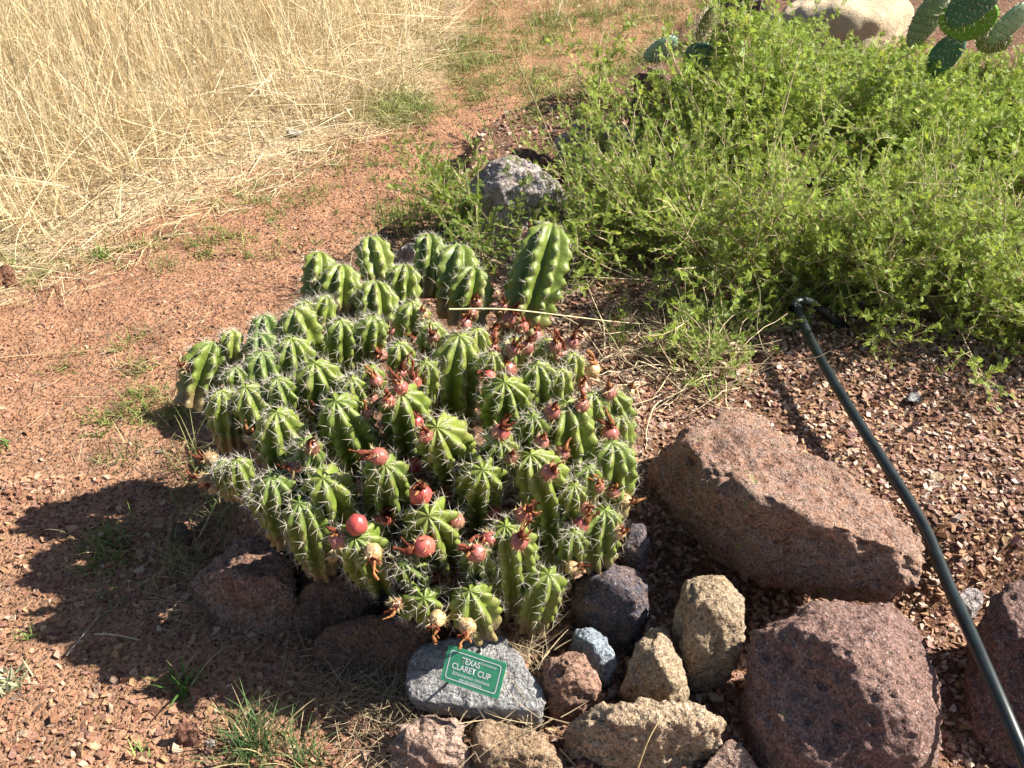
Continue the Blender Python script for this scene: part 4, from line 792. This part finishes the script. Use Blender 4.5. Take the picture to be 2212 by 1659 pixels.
stalk('straw_stalk', 'thin straw lying on the gravel below the broad shaded rock', 'straw', [PG(408, 1500) + [0, 0, .012], PG(450, 1445) + [0, 0, .016], PG(490, 1405) + [0, 0, .013]], .0012, .0007, (.45, .36, .22))
stalk('straw_stalk', 'long straw arching up from the grass beside the outer stems', 'straw', [P(430, 1160, .04), P(470, 1080, .12), P(500, 1010, .2)], .0013, .0006, (.55, .47, .22))
stalk('straw_stalk', 'long fallen straw on the path at the picture edge', 'straw', [PG(-30, 782) + [0, 0, .01], PG(100, 772) + [0, 0, .012], PG(250, 760) + [0, 0, .01]], .0016, .001, (.50, .38, .20))
stalk('straw_stalk', 'tall bare stalk leaning over the dirt path behind the cactus', 'straw', [PG(1215, 370), P(1190, 300, .30), P(1130, 160, .62), P(1085, 60, .86)], .002, .0008, (.52, .48, .26))
def weed(label, root, tip, seed, nl=16):
    r = np.random.RandomState(700 + seed); q = spline([root, (root + tip) / 2 + r.normal(0, .015, 3), tip], 16); th = thing('weed', label, 'weed', root)
    tv, tf = tube(q, np.linspace(.0022, .001, 16), 5, False); link('stem', mesh_np('stem', tv - root, tf, np.tile((.30, .30, .10), (len(tv), 1)), True, [TWIG]), th)
    k = r.randint(3, 16, nl); v, f = blades(q[k], r.uniform(0, 6.28, nl), r.uniform(.5, 1.1, nl), r.uniform(.1, .6, nl), r.uniform(.02, .045, nl), r.uniform(.005, .008, nl), 4)
    fo = link('leaves', mesh_np('leaves', v - root, f, np.repeat(np.array([[.20, .26, .07]]) * r.uniform(.75, 1.25, (nl, 1)), 10, 0), True, [GREENB]), th); fo['kind'] = 'stuff'
weed('slender weed with narrow leaves nearest the pale grey boulder', PG(1075, 345), P(1030, 240, .32), 1); weed('slender leafy weed rising beside the path behind the pale grey boulder', PG(1125, 330), P(1075, 175, .42), 2)
weed('tallest slender weed in front of the dirt path', PG(1175, 330), P(1150, 120, .55), 3, 20); weed('short leafy weed at the corner of the pale grey boulder', PG(1040, 350), P(985, 265, .22), 4)
r = np.random.RandomState(77); root = PG(1470, 800); th = thing('dry_twig_tangle', 'tangle of bare pale dry twigs on the gravel between cactus and shrub', 'twigs', root); bag = Bag()
for k in range(90):
    a = r.uniform(0, 6.283); d = np.array([math.cos(a) - .25, math.sin(a) * .8 + .15, r.uniform(.05, .7)]); d /= np.linalg.norm(d); q = [root + np.array([r.normal(0, .09), r.normal(0, .06), .005])]
    for j in range(7): d = d + r.normal(0, .22, 3) + np.array([0, 0, -.05]); d /= np.linalg.norm(d); q.append(q[-1] + d * r.uniform(.02, .045))
    q = np.array(q); q[:, 2] = np.maximum(q[:, 2], height(q[:, :2]) + .004); tv, tf = tube(q, np.linspace(.0019, .0008, 8), 4, False); bag.add(tv, tf, np.array([.58, .47, .30]) * r.uniform(.6, 1.2))
tw = link('twigs', bag.mesh('twigs', TWIG, root), th); tw['kind'] = 'stuff'

# ------------------------------------------------------------------ prickly pears
PAD = vcol_mat('pad_skin', .5, .35, 0, 14, .2, .002, 60); PSP = plain('pad_spines', (.62, .55, .38), .6)
def prickly(label, base, pads, seed):
    r = np.random.RandomState(500 + seed); th = thing('prickly_pear', label, 'cactus', base)
    for px, py, z, wpx, hpx, roll, yaw, col in pads:
        c = P(px, py - (28 if seed == 1 else 0), z); k = mpp(c); w = wpx * k; h = hpx * k; nu, nv_ = 28, 9; T = np.linspace(-np.pi / 2, np.pi / 2, nv_); Ph = np.arange(nu) * 2 * np.pi / nu
        tt, pp_ = np.meshgrid(T, Ph, indexing='ij'); rr_ = np.cos(tt); x = rr_ * np.cos(pp_); y = rr_ * np.sin(pp_); x = x * (1 + .12 * y)
        lv = np.stack([x * w / 2, np.sin(tt) * .012 * 1.0, y * h / 2], -1).reshape(-1, 3)
        cr, sr_, cy_, sy_ = math.cos(rad(roll)), math.sin(rad(roll)), math.cos(rad(yaw)), math.sin(rad(yaw))
        Rm = np.array([[cy_, -sy_, 0], [sy_, cy_, 0], [0, 0, 1]]) @ np.array([[1, 0, 0], [0, .92, -.38], [0, .38, .92]]) @ np.array([[cr, 0, sr_], [0, 1, 0], [-sr_, 0, cr]])
        v = lv @ Rm.T + c; v = v + .002 * fbm(v * 30, 2, seed)[:, None]; ii = np.arange(nu * nv_).reshape(nv_, nu); f = np.stack([ii[:-1], np.roll(ii[:-1], -1, 1), np.roll(ii[1:], -1, 1), ii[1:]], -1).reshape(-1, 4)
        pd = link('pad', mesh_np('pad', v - base, f, np.tile(col, (len(v), 1)), True, [PAD]), th)
        g = []; nn = []
        for s in (-1, 1):
            for gx_ in np.arange(-.9, .95, .26):
                for gz_ in np.arange(-.9, .95, .26):
                    gx2 = gx_ + (.13 if int(round(gz_ / .26)) % 2 else 0)
                    if gx2 ** 2 + gz_ ** 2 < .86: g.append((gx2 * w / 2, s * .012 * math.sqrt(max(.02, 1 - gx2 ** 2 - gz_ ** 2)), gz_ * h / 2)); nn.append((gx2 * .4, s, gz_ * .4))
        for a in np.linspace(0, 6.283, 20, endpoint=False): g.append((math.cos(a) * w / 2 * (1 + .12 * math.sin(a)), 0, math.sin(a) * h / 2)); nn.append((math.cos(a), 0, math.sin(a)))
        g = np.array(g) @ Rm.T + c; nn = np.array(nn) @ Rm.T; g = np.repeat(g, 2, 0); nn = np.repeat(nn, 2, 0) + r.normal(0, .35, (len(g), 3)); bg_ = Bag()
        spine_arrays(bg_, g, nn, r.uniform(.012, .03, len(g)), np.full(len(g), .0011)); ov, of = inst(OCT, OCTF, g[::2], rand_rot(len(g) // 2, r), np.full(len(g) // 2, .0035)); 
        sp = link('spines', bg_.mesh('spines', PSP, base, False), pd); sp['kind'] = 'stuff'
        ao = link('areoles', mesh_np('areoles', ov - base, of, None, True, [AREOLE_D]), pd); ao['kind'] = 'stuff'
AREOLE_D = plain('areole_brown', (.14, .10, .06), .9, .1)
TEAL = (.055, .145, .105); GRN = (.13, .25, .04); PALE_ = (.22, .33, .22); OLV = (.17, .20, .05); GRYG = (.20, .26, .19)
b_ = PG(2040, 230); prickly('prickly pear cluster with round teal and bright green pads behind the shrubs', b_,
    [(1955, -10, .86, 96, 74, 10, 20, TEAL), (2002, 70, .62, 62, 150, 8, -5, GRYG), (2092, 70, .66, 118, 110, -12, -15, GRN), (2100, 35, .74, 112, 130, 18, 10, TEAL), (2180, 80, .62, 88, 110, 25, 25, PALE_), (2145, 118, .52, 74, 62, 8, -10, OLV), (2040, 150, .42, 80, 120, 0, 10, TEAL)], 1)
b_ = PG(1490, 260); prickly('smaller prickly pear with teal and pale pads beside the reddish boulder', b_,
    [(1428, 108, .55, 80, 62, -35, 20, PALE_), (1508, 128, .52, 62, 90, 5, -10, TEAL), (1524, 52, .70, 34, 84, 4, 30, OLV), (1560, 85, .6, 50, 90, 10, -20, OLV), (1480, 185, .35, 70, 80, 0, 5, TEAL)], 2)
